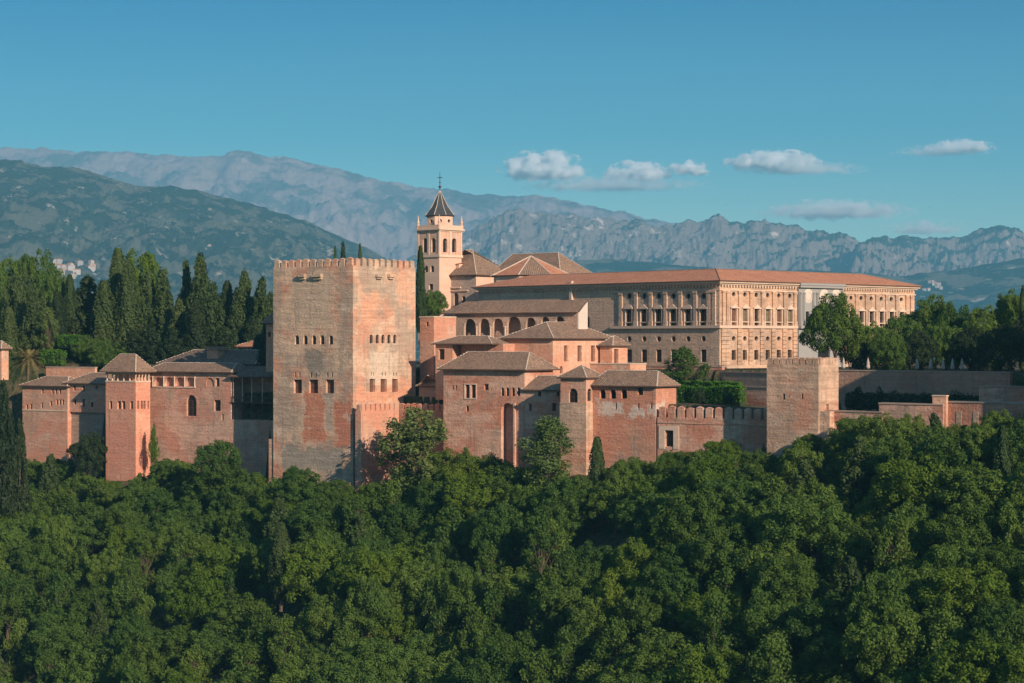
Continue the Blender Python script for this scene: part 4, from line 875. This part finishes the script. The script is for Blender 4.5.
def tree_proto(kind, seed, m):
    """unit tree about 10 m high; returns (trunk mesh, crown mesh)"""
    rng = np.random.default_rng(seed); rr = random.Random(seed); P = []; Q = []; S = .125
    tb = MB(); H = 10.0
    if kind == 'broad':
        cl = []; R = 4.3
        nl = rr.randint(5, 8)
        lobes = [(Vector((0,0,6.4)), 3.0)] + [(Vector((math.cos(a)*rr.uniform(1.6,2.5), math.sin(a)*rr.uniform(1.6,2.5), rr.uniform(4.2,6.9))), rr.uniform(1.7,2.5)) for a in [2*math.pi*(k+rr.uniform(-.3,.3))/nl for k in range(nl)]]
        for c, r in lobes:
            for k in range(int(15*r)):
                d = Vector((rr.gauss(0,1), rr.gauss(0,1), rr.gauss(.25,1))).normalized(); p = c + d*r*rr.uniform(.72,1.05)
                if p.z < 1.6: continue
                if any((p-c2).length < r2*.6 for c2, r2 in lobes): continue
                cl.append((p, rr.uniform(.42,.85), d))
        for p, r, d in cl:
            n = int(175*r*r)+30; v = rng.normal(size=(n,3)); v[:,2] += .35; v += np.array(d)*.6; v /= np.linalg.norm(v, axis=1, keepdims=True)
            P.append(np.array(p)+v*r*rng.uniform(.55,1.1,(n,1))); Q.append(v+rng.normal(size=(n,3))*.45)
        # inner leaves so the crown is not hollow
        for c, r in lobes:
            n = int(70*r*r); v = rng.normal(size=(n,3)); v /= np.linalg.norm(v, axis=1, keepdims=True); P.append(np.array(c)+v*r*rng.uniform(.3,.85,(n,1))); Q.append(v+rng.normal(size=(n,3))*.6)
        tb.tube([(0,0,-1.5),(0,0,0),(.1,.05,2.0),(0,.1,3.6)], [.42,.34,.26,.2], 8)
        for c, r in lobes: tb.tube([(0,.1,rr.uniform(2.2,3.5)), tuple((Vector((0,.1,3.2))+c)/2+Vector((0,0,-.3))), tuple(c)], [.16,.10,.04], 5)
    elif kind == 'loose':                      # upright airy crown
        S = .15; lobes = []
        for k in range(78):
            z = rr.uniform(1.1, 9.6); rad_ = 3.3*math.sin(math.pi*min(1, max(.08, (z-.6)/9.8))**.8)*rr.uniform(.25,1); a = rr.uniform(0, 6.283)
            lobes.append((Vector((math.cos(a)*rad_, math.sin(a)*rad_, z)), rr.uniform(.45,.95)))
        for c, r in lobes:
            n = int(150*r*r)+25; v = rng.normal(size=(n,3)); v /= np.linalg.norm(v, axis=1, keepdims=True)
            P.append(np.array(c)+v*r*np.array([1,1,1.35])*rng.uniform(.2,1.1,(n,1))); Q.append(v+rng.normal(size=(n,3))*.7)
            tb.tube([(0,0,max(.6,c.z*.45)), tuple(c)], [.07,.03], 4)
        tb.tube([(0,0,-1.5),(0,0,0),(.1,0,3),(0,.1,6),(0,0,9)], [.3,.24,.2,.12,.04], 7)
    elif kind == 'cypress':
        S = .13; n = 9000; z = rng.uniform(0, 1, n)**.9; prof = np.where(z < .12, .55+z/.12*.45, 1.0)*np.sqrt(np.maximum(0, 1-((z-.12).clip(0)/.9)**1.75))
        a = rng.uniform(0, 6.283, n); lump = 1+.16*np.sin(a*5+z*9+seed)+.12*np.sin(a*3-z*17+seed*2)+.08*np.sin(a*9+z*31)
        r = 1.28*prof*lump*rng.uniform(.62,1.05,n); P.append(np.stack([r*np.cos(a), r*np.sin(a), .25+z*9.75], 1)); Q.append(np.stack([np.cos(a), np.sin(a), np.full(n,.25)],1)+rng.normal(size=(n,3))*.5)
        tb.tube([(0,0,-1.5),(0,0,0),(0,0,5),(0,0,9)], [.22,.2,.12,.03], 7)
    elif kind == 'conifer':                    # broad old cedar or cypress, ragged tiers
        S = .17; n_ = 120
        for k in range(n_):
            z = rr.uniform(0, 1)**1.25*8.9+.8; mr = 2.75*(1-(z/10.1)**1.35)+.12; a = rr.uniform(0, 6.283); d = mr*rr.uniform(.45,1.02); r = rr.uniform(.5,.85)*(1.1-z*.045)
            c = np.array([math.cos(a)*d, math.sin(a)*d, z]); n = int(210*r*r)+20; v = rng.normal(size=(n,3)); v /= np.linalg.norm(v, axis=1, keepdims=True)
            P.append(c+v*r*np.array([.85,.85,1.5])*rng.uniform(.45,1.05,(n,1))); Q.append(v+rng.normal(size=(n,3))*.5)
        tb.tube([(0,0,-1.5),(0,0,0),(0,0,5),(0,0,9)], [.36,.32,.2,.04], 7)
    elif kind == 'bush':
        S = .14
        for k in range(26):
            a = rr.uniform(0,6.283); d = rr.uniform(0,2.2); c = np.array([math.cos(a)*d, math.sin(a)*d, rr.uniform(.6,3.6)*(1-d/4.5)]); r = rr.uniform(.6,1.0); n = int(170*r*r)
            v = rng.normal(size=(n,3)); v /= np.linalg.norm(v, axis=1, keepdims=True); P.append(c+v*r*rng.uniform(.5,1.05,(n,1))); Q.append(v+rng.normal(size=(n,3))*.45)
        tb.tube([(0,0,-1),(0,0,0),(0,0,1.6)], [.16,.13,.06], 6)
    crown = leaves_mesh('crown', np.concatenate(P), np.concatenate(Q), S, m, rng)
    to = tb.build('trunk', M['bark']); tm = to.data; bpy.data.objects.remove(to); return tm, crown
PR = {}
def proto(kind, seed, mk):
    k = (kind, seed, mk)
    if k not in PR: PR[k] = tree_proto(kind, seed, M[mk])
    return PR[k]
def tree(name, kind, seed, mk, x, y, z, sx, sz, label, group, rz=0.0, cat='tree'):
    tm, cm = proto(kind, seed, mk)
    e = empty(name, (x, y, z), rz); e.scale = (sx, sx, sz); tag(e, label, cat, group)
    link(bpy.data.objects.new('trunk', tm), e); link(bpy.data.objects.new('crown', cm), e); return e
def at(px, D): return (px-HX)*D/F
def spot(name, kind, seed, mk, px, ytop, ybot, wpx, D, label, group=None, hbase=10.0, wbase=None, cat='tree'):
    """tree whose crown spans ytop..ybot and wpx in the photo when standing at depth D"""
    wbase = wbase or {'broad':9.0,'loose':6.6,'cypress':2.75,'conifer':5.2,'bush':5.6}[kind]; hbase = {'bush':4.2}.get(kind, hbase)
    H = (ybot-ytop)*D/F; W_ = wpx*D/F
    return tree(name, kind, seed, mk, at(px, D), D, (HY-ybot)*D/F, W_/wbase, H/hbase, label, group, rz=(px*1.7) % 6.28, cat=cat)
R1 = random.Random(7)
YL = [(-60,478),(0,486),(25,468),(45,460),(75,461),(92,474),(110,480),(140,479),(155,462),(180,458),(200,468),(235,468),(255,476),(280,470),(300,466),(318,470),(335,482),(350,492),(366,488),(385,470),(440,468),(452,450),(470,456),(500,462),(530,470),(580,476),(600,470),(612,455),(640,452),(665,450),(690,450),(702,446),(720,440),(735,444),(766,450),(785,446),(815,434),(840,426),(862,417),(880,412),(895,412),(915,415),(950,421),(985,420),(1000,413),(1024,402),(1080,400)]
MAINK = ['leaf_a','leaf_b','leaf_a','leaf_b','leaf_a','leaf_b','leaf_c']
kinds = {'leaf_a': 'rounded mid green broadleaf tree packed in the wood below the fortress', 'leaf_b': 'rounded deep green broadleaf tree packed in the wood below the fortress', 'leaf_c': 'rounded yellowish green broadleaf tree standing out in the wood below the fortress'}
cnt = 0; d = 5.5
rows = []
while d < 108:
    rows.append(d); d += 5.6 + d*.022
cand = []
for ri, d in enumerate(rows):
    px = -55 + R1.uniform(0, 40)
    while px < 1085:
        D = interp(px, DB) - d + R1.uniform(-1.8, 1.8); sp = R1.uniform(5.8, 8.4)*(1+.12*(d > 40)); cand.append((px, D, d, ri)); px += sp*F/D
for px, D, d, ri in cand:
    x = at(px, D); z = ground(x, D); h = R1.uniform(8.5, 13.2) + (1.5 if d > 30 else 0)
    if any(abs(px-hx) < hw and hd-dd_ < D < hd+6 for hx, hd, hw, dd_ in ((1003,284,15,9),(597,347,15,26),(281,350,17,12))): continue
    yl = interp(px, YL) - (5 if px < 620 else 2) + (R1.uniform(0, 8) if d < 12 else R1.uniform(2, 14)); ztop = (HY-yl)*D/F
    if z + h > ztop: h = ztop - z
    ytop = HY - (z+h)*F/D
    if h < 2.8 or ytop > 700: continue
    cnt += 1
    mk = R1.choice(MAINK); seed = R1.randint(1, 5) if mk != 'leaf_c' else R1.randint(1, 2)
    if R1.random() < .27 and mk != 'leaf_c' and h > 8:
        tree('broadleaf_tree', 'loose', 60+seed % 3, mk, x, D, z, R1.uniform(1.0,1.35), h/9.9, 'upright airy green tree rising between rounded crowns in the wood below the fortress', 'trees of the wood on the slope', R1.uniform(0, 6.28)); continue
    s = max(.62, min(1.25, h/9.6))*R1.uniform(.82, 1.3)
    if R1.random() < .06 and h > 8: tree('conifer_tree', 'conifer', 31+seed, 'leaf_cy', x, D, z, s*1.05, h/9.4, 'ragged grey green conifer scattered among the broadleaf crowns of the wood', 'trees of the wood on the slope', R1.uniform(0, 6.28)); continue
    tree('broadleaf_tree', 'broad', seed, mk, x, D, z, s, h/9.6, kinds[mk], 'trees of the wood on the slope', R1.uniform(0, 6.28))
print('forest trees', cnt)
# single trees in and before the walls
spot('poplar_tree', 'loose', 71, 'leaf_pop', 415, 407, 490, 84, 370, 'tall airy light green tree against the orange rampart beside the keep')
spot('poplar_tree', 'loose', 72, 'leaf_pop', 549, 419, 492, 66, 350, 'tall airy light green tree in front of the loggia tower')
spot('cypress_tree', 'cypress', 81, 'leaf_cy', 597, 437, 516, 19, 347, 'dark pointed cypress at the foot of the loggia tower')
spot('cypress_tree', 'cypress', 82, 'leaf_cy', 1003, 426, 545, 24, 284, 'dark pointed cypress near the right edge below the bastion wall')
spot('cypress_tree', 'cypress', 83, 'leaf_cy', 281, 523, 600, 24, 350, 'grey green cypress standing alone in the wood left of centre')
spot('bush', 'bush', 91, 'leaf_b', 466, 445, 470, 22, 366, 'small round bush at the foot of the broad red building', cat='bush')
spot('bush', 'bush', 92, 'leaf_dk', 492, 452, 474, 24, 364, 'dark low bush at the foot of the arched recess', cat='bush')
spot('broadleaf_tree', 'broad', 2, 'leaf_b', 218, 438, 500, 56, 389, 'round dense tree in front of the shaded gallery wing')
spot('broadleaf_tree', 'broad', 3, 'leaf_b', 166, 457, 492, 36, 402, 'smaller round tree at the foot of the slim salmon tower')
spot('climbing_bush', 'bush', 93, 'leaf_c', 154, 423, 462, 14, 411, 'yellow green creeper growing up beside the slim salmon tower', cat='creeper')
spot('conifer_tree', 'conifer', 31, 'leaf_dk', 3, 384, 520, 34, 405, 'very dark tall tree at the left edge below the palm')
spot('conifer_tree', 'conifer', 32, 'leaf_dk', 20, 420, 520, 24, 408, 'dark tree against the base of the far left house')
spot('broadleaf_tree', 'loose', 73, 'leaf_b', 684, 347, 392, 46, 371, 'airy reddish green tree before the palace basement')
spot('broadleaf_tree', 'broad', 4, 'leaf_a', 835, 289, 376, 66, 368, 'large bright green tree covering the middle of the palace front')
spot('broadleaf_tree', 'broad', 5, 'leaf_b', 433, 290, 330, 30, 425, 'green tree at the foot of the bell tower behind the salmon block')
spot('cypress_tree', 'cypress', 84, 'leaf_cy', 420.5, 246, 335, 11, 420, 'slender tall cypress touching the right edge of the keep top')
for i, (px, yt, w_, D, mk, lb) in enumerate([(875,322,42,375,'leaf_a','rounded tree leftmost of the grove behind the parasols'),(903,312,46,380,'leaf_b','tall green tree behind the first parasol of the row'),(932,292,56,392,'leaf_a','tallest rounded tree of the grove right of the palace'),(958,300,44,386,'leaf_b','dense green tree right of the tallest grove tree'),(985,306,44,378,'leaf_a','green tree behind the last parasols of the row'),(1012,290,50,380,'leaf_a','tall paler tree at the right edge of the grove'),(1001,322,52,350,'leaf_dk','dark low tree overhanging the upper bastion wall'),(1040,300,50,360,'leaf_dk','dark tree cut by the right edge of the photo'),(888,326,36,366,'leaf_b','low dense tree in front of the grove left of the parasol row'),(920,330,34,366,'leaf_dk','low dark tree right behind the second parasol of the row'),(945,322,40,368,'leaf_b','low dense tree behind the middle of the parasol row'),(972,325,38,364,'leaf_dk','low dark tree behind the right end of the parasol row'),(856,330,34,372,'leaf_dk','dark tree under the large bright tree beside the palace')]):
    spot('grove_tree', 'broad', 1+i % 5, mk, px, yt, 388, w_*1.15, D, lb, 'trees of the palace grove')
spot('cypress_tree', 'cypress', 85, 'leaf_cy', 1023, 286, 372, 10, 372, 'thin dark cypress rising at the right edge of the grove')
# trees on the keep roof line far behind, garden on the left
for px, yt, w_ in ((335,247,5),(343,244.5,14),(360,244,5)):
    spot('cypress_tree' if w_ < 10 else 'conifer_tree', 'cypress' if w_ < 10 else 'conifer', 81 if w_ < 10 else 33, 'leaf_cy' if w_ < 10 else 'leaf_dk', px, yt, 345, w_*1.3, 560+px*.1, {335:'left thin cypress tip showing over the keep battlements',343:'bushy tree top showing over the keep battlements',360:'right thin cypress tip showing over the keep battlements'}[px])
GT = [  # px, ytop, ybot, w, D, kind, seed, mat, label
 (8,252,385,36,480,'broad',4,'leaf_b','broad rounded tree at the left edge of the garden wood'),
 (38,246,372,40,485,'broad',2,'leaf_b','tall round headed pine second from the left edge'),
 (22,272,390,34,462,'broad',5,'leaf_cy','dull green rounded tree below the round headed pine'),
 (33,290,372,24,452,'conifer',36,'leaf_cy','conifer with pale vertical streaks above the palm'),
 (9,308,375,16,448,'cypress',86,'leaf_cy','plain cypress near the left edge above the edge house'),
 (56,266,372,28,470,'broad',3,'leaf_b','leafy evergreen right of the round headed pine'),
 (58,292,360,16,460,'cypress',87,'leaf_dk','dark cypress right of the bright green tree'),
 (70,275,360,12,466,'cypress',88,'leaf_cy','thin cypress before the pale rock gap'),
 (88,276,365,44,476,'conifer',37,'leaf_dk','very dark spreading conifer in the middle of the garden wood'),
 (104,281,362,20,455,'cypress',81,'leaf_cy','left cypress of the tallest garden clump'),
 (118,249,366,20,462,'cypress',86,'leaf_cy','tallest pointed cypress of the garden clump'),
 (128,262,368,20,455,'cypress',87,'leaf_cy','second cypress of the tallest garden clump'),
 (138,250,360,42,484,'broad',5,'leaf_c','sunlit yellow green broadleaf crown behind the garden cypresses'),
 (148,272,366,26,458,'conifer',38,'leaf_cy','ragged grey green conifer right of the garden clump'),
 (162,270,368,30,456,'conifer',39,'leaf_cy','tall ragged brownish conifer left of the gap'),
 (186,264,366,22,468,'conifer',34,'leaf_cy','pointed conifer with a brown top left of the highest cypress pair'),
 (180,300,370,26,450,'conifer',35,'leaf_cy','lower conifer below the pointed brown topped one'),
 (201,254,368,30,462,'conifer',36,'leaf_cy','highest conical tree of the right garden row'),
 (213,282,370,28,452,'conifer',37,'leaf_cy','dense conifer right of the highest conical tree'),
 (197,300,368,20,444,'cypress',84,'leaf_dk','dark shaded cypress in front of the highest conical tree'),
 (227,281,366,14,468,'cypress',88,'leaf_dk','narrow cypress left of the last two cones'),
 (245,272,364,28,462,'conifer',31,'leaf_cy','left cone of the last pair beside the keep'),
 (262,278,368,24,456,'conifer',32,'leaf_cy','right cone of the last pair beside the keep'),
 (234,305,370,24,450,'conifer',33,'leaf_cy','low conifer before the left cone of the last pair'),
 (252,318,368,24,446,'conifer',38,'leaf_dk','dark low conifer above the garden house'),
 (272,300,360,16,470,'conifer',39,'leaf_dk','dark conifer half hidden by the left edge of the keep'),
 (48,308,352,20,449,'loose',74,'leaf_pop','small bright lime green tree in the garden'),
 (88,335,372,26,446,'broad',1,'leaf_b','low leafy tree before the dark spreading conifer'),
 (108,338,376,34,440,'broad',4,'leaf_b','low leafy tree behind the slim tower roof'),
 (74,318,368,24,450,'conifer',40,'leaf_dk','small dark conifer above the garden hedges'),
 (150,325,372,26,444,'conifer',31,'leaf_dk','dark low conifer behind the slim tower roof on the right'),
 (172,328,372,26,442,'conifer',36,'leaf_dk','dark low conifer left of the hall chimney'),
 (222,328,370,30,441,'conifer',34,'leaf_dk','dark low conifer right of the hall chimney'),
 (132,330,374,28,446,'conifer',39,'leaf_dk','dark low conifer directly over the slim tower roof'),
 (268,322,380,16,420,'cypress',85,'leaf_dk','almost black cypress hugging the left edge of the keep'),
 (260,335,380,16,428,'cypress',82,'leaf_dk','black cypress left of the eaved house')]
for i_ in range(17):
    GT.append((i_*16.5+4+(i_*7)%5, 286+(i_*13)%20, 372, 26, 505+(i_*11)%17, 'conifer' if i_ % 3 else 'broad', 31+i_ % 9 if i_ % 3 else 1+i_ % 5, 'leaf_dk', 'dark evergreen filling the back of the hillside garden behind the tall cypresses'))
for px, yt, yb, w_, D, kd, sd_, mk, lb in GT:
    spot({'broad':'broadleaf_tree','cypress':'cypress_tree','conifer':'conifer_tree','loose':'broadleaf_tree'}[kd], kd, sd_, mk, px, yt, yb+3, w_*1.35, D, lb, 'trees of the hillside garden')
spot('bush', 'broad', 3, 'leaf_dk', 90, 430, 492, 46, 419, 'dark broad bush in the shaded recess under the taller riverside house', cat='bush')
# far villages on the hills, set on the slopes where they are seen
bpy.context.view_layer.update(); dg = bpy.context.evaluated_depsgraph_get(); hr = random.Random(12)
hm1 = plain('far_white_wall', (.50,.45,.41), .9, .1, .05)
for (cx_, cy_, wx, wy, n_, lb, gp) in ((75,270,20,7,20,'tiny white house of the far village in the gap of the garden wood','far village in the gap'),(930,287,12,4,10,'tiny white house of the far village right of the palace roof','far village beyond the palace'),(905,291,10,3,5,'tiny white house of the far village right of the palace roof','far village beyond the palace'),(58,265,4,3,5,'tiny white house of the far village in the gap of the garden wood','far village in the gap')):
    for k in range(n_):
        px, py = cx_+hr.uniform(-wx, wx), cy_+hr.uniform(-wy, wy); dv = Vector(((px-HX)/F, 1, (HY-py)/F)).normalized()
        o_ = dv*1500; ok_, loc, nn, ix, ob, mm = C.ray_cast(dg, o_, dv)
        if not ok_ or ob.get('kind') != 'structure': continue
        e = tag(empty('village_house', loc, hr.uniform(0, 3)), lb, 'house', gp); a_ = hr.uniform(5, 9); h_ = hr.uniform(5, 9)
        mb = MB(); mb.box(-a_, a_, -5, 5, -6, h_); mb.build('wall', hm1, e)
        mb = MB(); mb.poly([(-a_-.4,-5.4,h_),(a_+.4,-5.4,h_),(a_+.4,0,h_+2.6),(-a_-.4,0,h_+2.6)]); mb.poly([(a_+.4,5.4,h_),(-a_-.4,5.4,h_),(-a_-.4,0,h_+2.6),(a_+.4,0,h_+2.6)]); mb.poly([(-a_,-5,h_-.01),(-a_,5,h_-.01),(-a_,0,h_+2.4)]); mb.poly([(a_,-5,h_-.01),(a_,5,h_-.01),(a_,0,h_+2.4)]); mb.build('roof', M['roof2'], e)
# palm
e = tag(empty('palm_tree', (at(28, 445.5), 445.5, -8.2)), 'palm with arching fronds beside the far left house', 'palm')
mb = MB(); mb.tube([(0,0,-3),(0,0,0),(.1,0,4.2)], [.4,.35,.3], 8); mb.build('trunk', M['bark'], e)
mb = MB(); rr = random.Random(5)
for k in range(70):
    a = rr.uniform(0, 6.283); el = rr.uniform(-.2, 1.4); Lf = rr.uniform(3.4, 4.8); pts = []
    for j in range(8):
        tt = j/7; r = Lf*tt*math.cos(el*.75); pts.append(Vector((.1+r*math.cos(a), r*math.sin(a), 4.2+Lf*(math.sin(el)*tt-.62*tt*tt*(1.1-.3*el)))))
    for j in range(7):
        d_ = (pts[j+1]-pts[j]).normalized(); sd = d_.cross(Vector((0,0,1))).normalized(); w1 = .62*math.sin(math.pi*(j+.6)/8)
        for sg in (-1, 1):
            for u_ in (0, .5):
                p = pts[j].lerp(pts[j+1], u_); mb.poly([p, p+d_*.16, p+d_*.55+sd*sg*w1-Vector((0,0,.12))])
mb.build('fronds', leafmat('palm_fronds', (.22,.21,.08), (.42,.32,.15), .3), e)
# hedges
def hedge(px0, px1, D0, D1, yt, yb, th, label, mk='leaf_hedge'):
    rng = np.random.default_rng(int(px0)); a = Vector((at(px0, D0), D0)); c = Vector((at(px1, D1), D1)); d_ = c-a; L = d_.length; H = (yb-yt)*D0/F
    e = tag(empty('hedge', (a.x, a.y, (HY-yb)*D0/F), math.atan2(d_.y, d_.x)), label, 'hedge')
    n = int(L*H*60+L*th*60)+200; u = rng.uniform(0,1,(n,3))*np.array([L,th,H]); k = rng.integers(0, 5, n); nn = np.zeros((n,3))
    for i in range(n):
        if k[i] <= 1: u[i,1] = 0; nn[i] = (0,-1,.2)
        elif k[i] <= 3: u[i,2] = H; nn[i] = (0,0,1)
        else: u[i,0] = L if u[i,0] > L/2 else 0; nn[i] = (1 if u[i,0] else -1,0,0)
    wv = np.sin(u[:,0:1]*1.7)*.5+np.sin(u[:,0:1]*4.1+u[:,2:3]*2)*.3+np.sin(u[:,2:3]*3+1)*.2
    me = leaves_mesh('foliage', u+nn*wv*.22+rng.normal(size=(n,3))*.11, nn+rng.normal(size=(n,3))*.5, .16, M[mk], rng); link(bpy.data.objects.new('foliage', me), e)
    mb = MB(); mb.box(.06, L-.06, .06, th-.06, -.6, H-.05); mb.build('woody_core', M['leaf_dk'], e)
hedge(678, 716, 363.5, 355.5, 387.5, 402, 1.6, 'long bright green clipped hedge above the battlemented wall')
hedge(716, 740, 355.5, 350.5, 386.5, 402, 1.4, 'shorter clipped hedge right of the long bright one, near the ruined tower')
hedge(680, 738, 369, 357, 381.5, 390, .9, 'narrow upper hedge behind the long bright one')
hedge(58, 78, 447, 443, 336, 345, 2.0, 'upper bright green hedge in the left garden')
hedge(40, 61, 445, 441, 351, 364, 1.5, 'lower green hedge behind the far left houses')
for px, w_, yt, D, lb in ((700,14,386,349,'round dark shrub before the clipped hedge'),(730,16,391,345,'low shrub at the right end of the clipped hedge'),(858,28,385,341,'dark round shrub below the terrace wall beside the ruined tower'),(895,44,390,334,'long dark shrub in the bed below the terrace wall'),(925,40,392,331,'dark shrub behind the small wall turret'),(955,40,390,328,'dark shrub above the bastion wall'),(880,26,386,341,'taller dark shrub next to the round one below the terrace wall')):
    spot('shrub', 'bush', 91+int(px) % 3, 'leaf_dk', px, yt, 404 if px < 760 else 412, w_, D, lb, cat='shrub')
hedge(846, 978, 346, 327.5, 394, 405, 1.2, 'long dark planting bed growing against the foot of the terrace wall', 'leaf_dk')
# closed parasols on the terrace
for px, tone in ((843.5,0),(868,0),(917,1),(930.5,1),(943,0),(952.5,0),(962,0)):
    D = interp(px, [(836,356.5),(1010,334)]); zg = -5.05
    e = tag(empty('closed_parasol', (at(px, D), D, zg+.0)), {843.5:'closed pale parasol just right of the ruined tower',868:'closed parasol alone under the grove, second from the ruined tower',917:'bright closed parasol, first of the row of five on the terrace',930.5:'second closed parasol in the row of five on the terrace',943:'middle closed parasol in the row of five on the terrace',952.5:'fourth closed parasol in the row of five on the terrace',962:'last closed parasol in the row of five, nearest the dark tree'}[px], 'parasol', 'closed parasols on the terrace')
    mb = MB(); mb.lathe(0, 0, [(.3,0),(.3,.1),(.04,.12),(.035,2.2)], 8); mb.build('pole', M['iron'], e)
    mb = MB(); mb.lathe(0, 0, [(.26,.45),(.36,.7),(.24,1.3),(.27,1.4),(.12,2.0),(.03,2.3)], 9); mb.build('canopy', M['canvas'], e)
# birds
for i, (px, py) in enumerate(((749,198),(726,205),(882,190),(930,207),(802,202))):
    D = 420; e = tag(empty('bird', (at(px, D), D, (HY-py)*D/F), i*1.3), 'small dark bird flying in the sky over the palace roof', 'bird', 'birds in flight'); mb = MB()
    mb.lathe(0, 0, [(.01,-.01),(.05,0),(.01,.03)], 6); mb.poly([(0,-.05,.01),(.32,-.14,.10),(.36,-.06,.10),(0,.07,.01)]); mb.poly([(0,.07,.01),(-.36,-.06,.10),(-.32,-.14,.10),(0,-.05,.01)]); mb.poly([(-.03,.05,.0),(.03,.05,0),(.06,.22,0),(-.06,.22,0)])
    mb.poly([(-.04,-.16,.0),(.04,-.16,0),(.05,.06,.03),(-.05,.06,.03)]); mb.build('body', M['iron'], e)
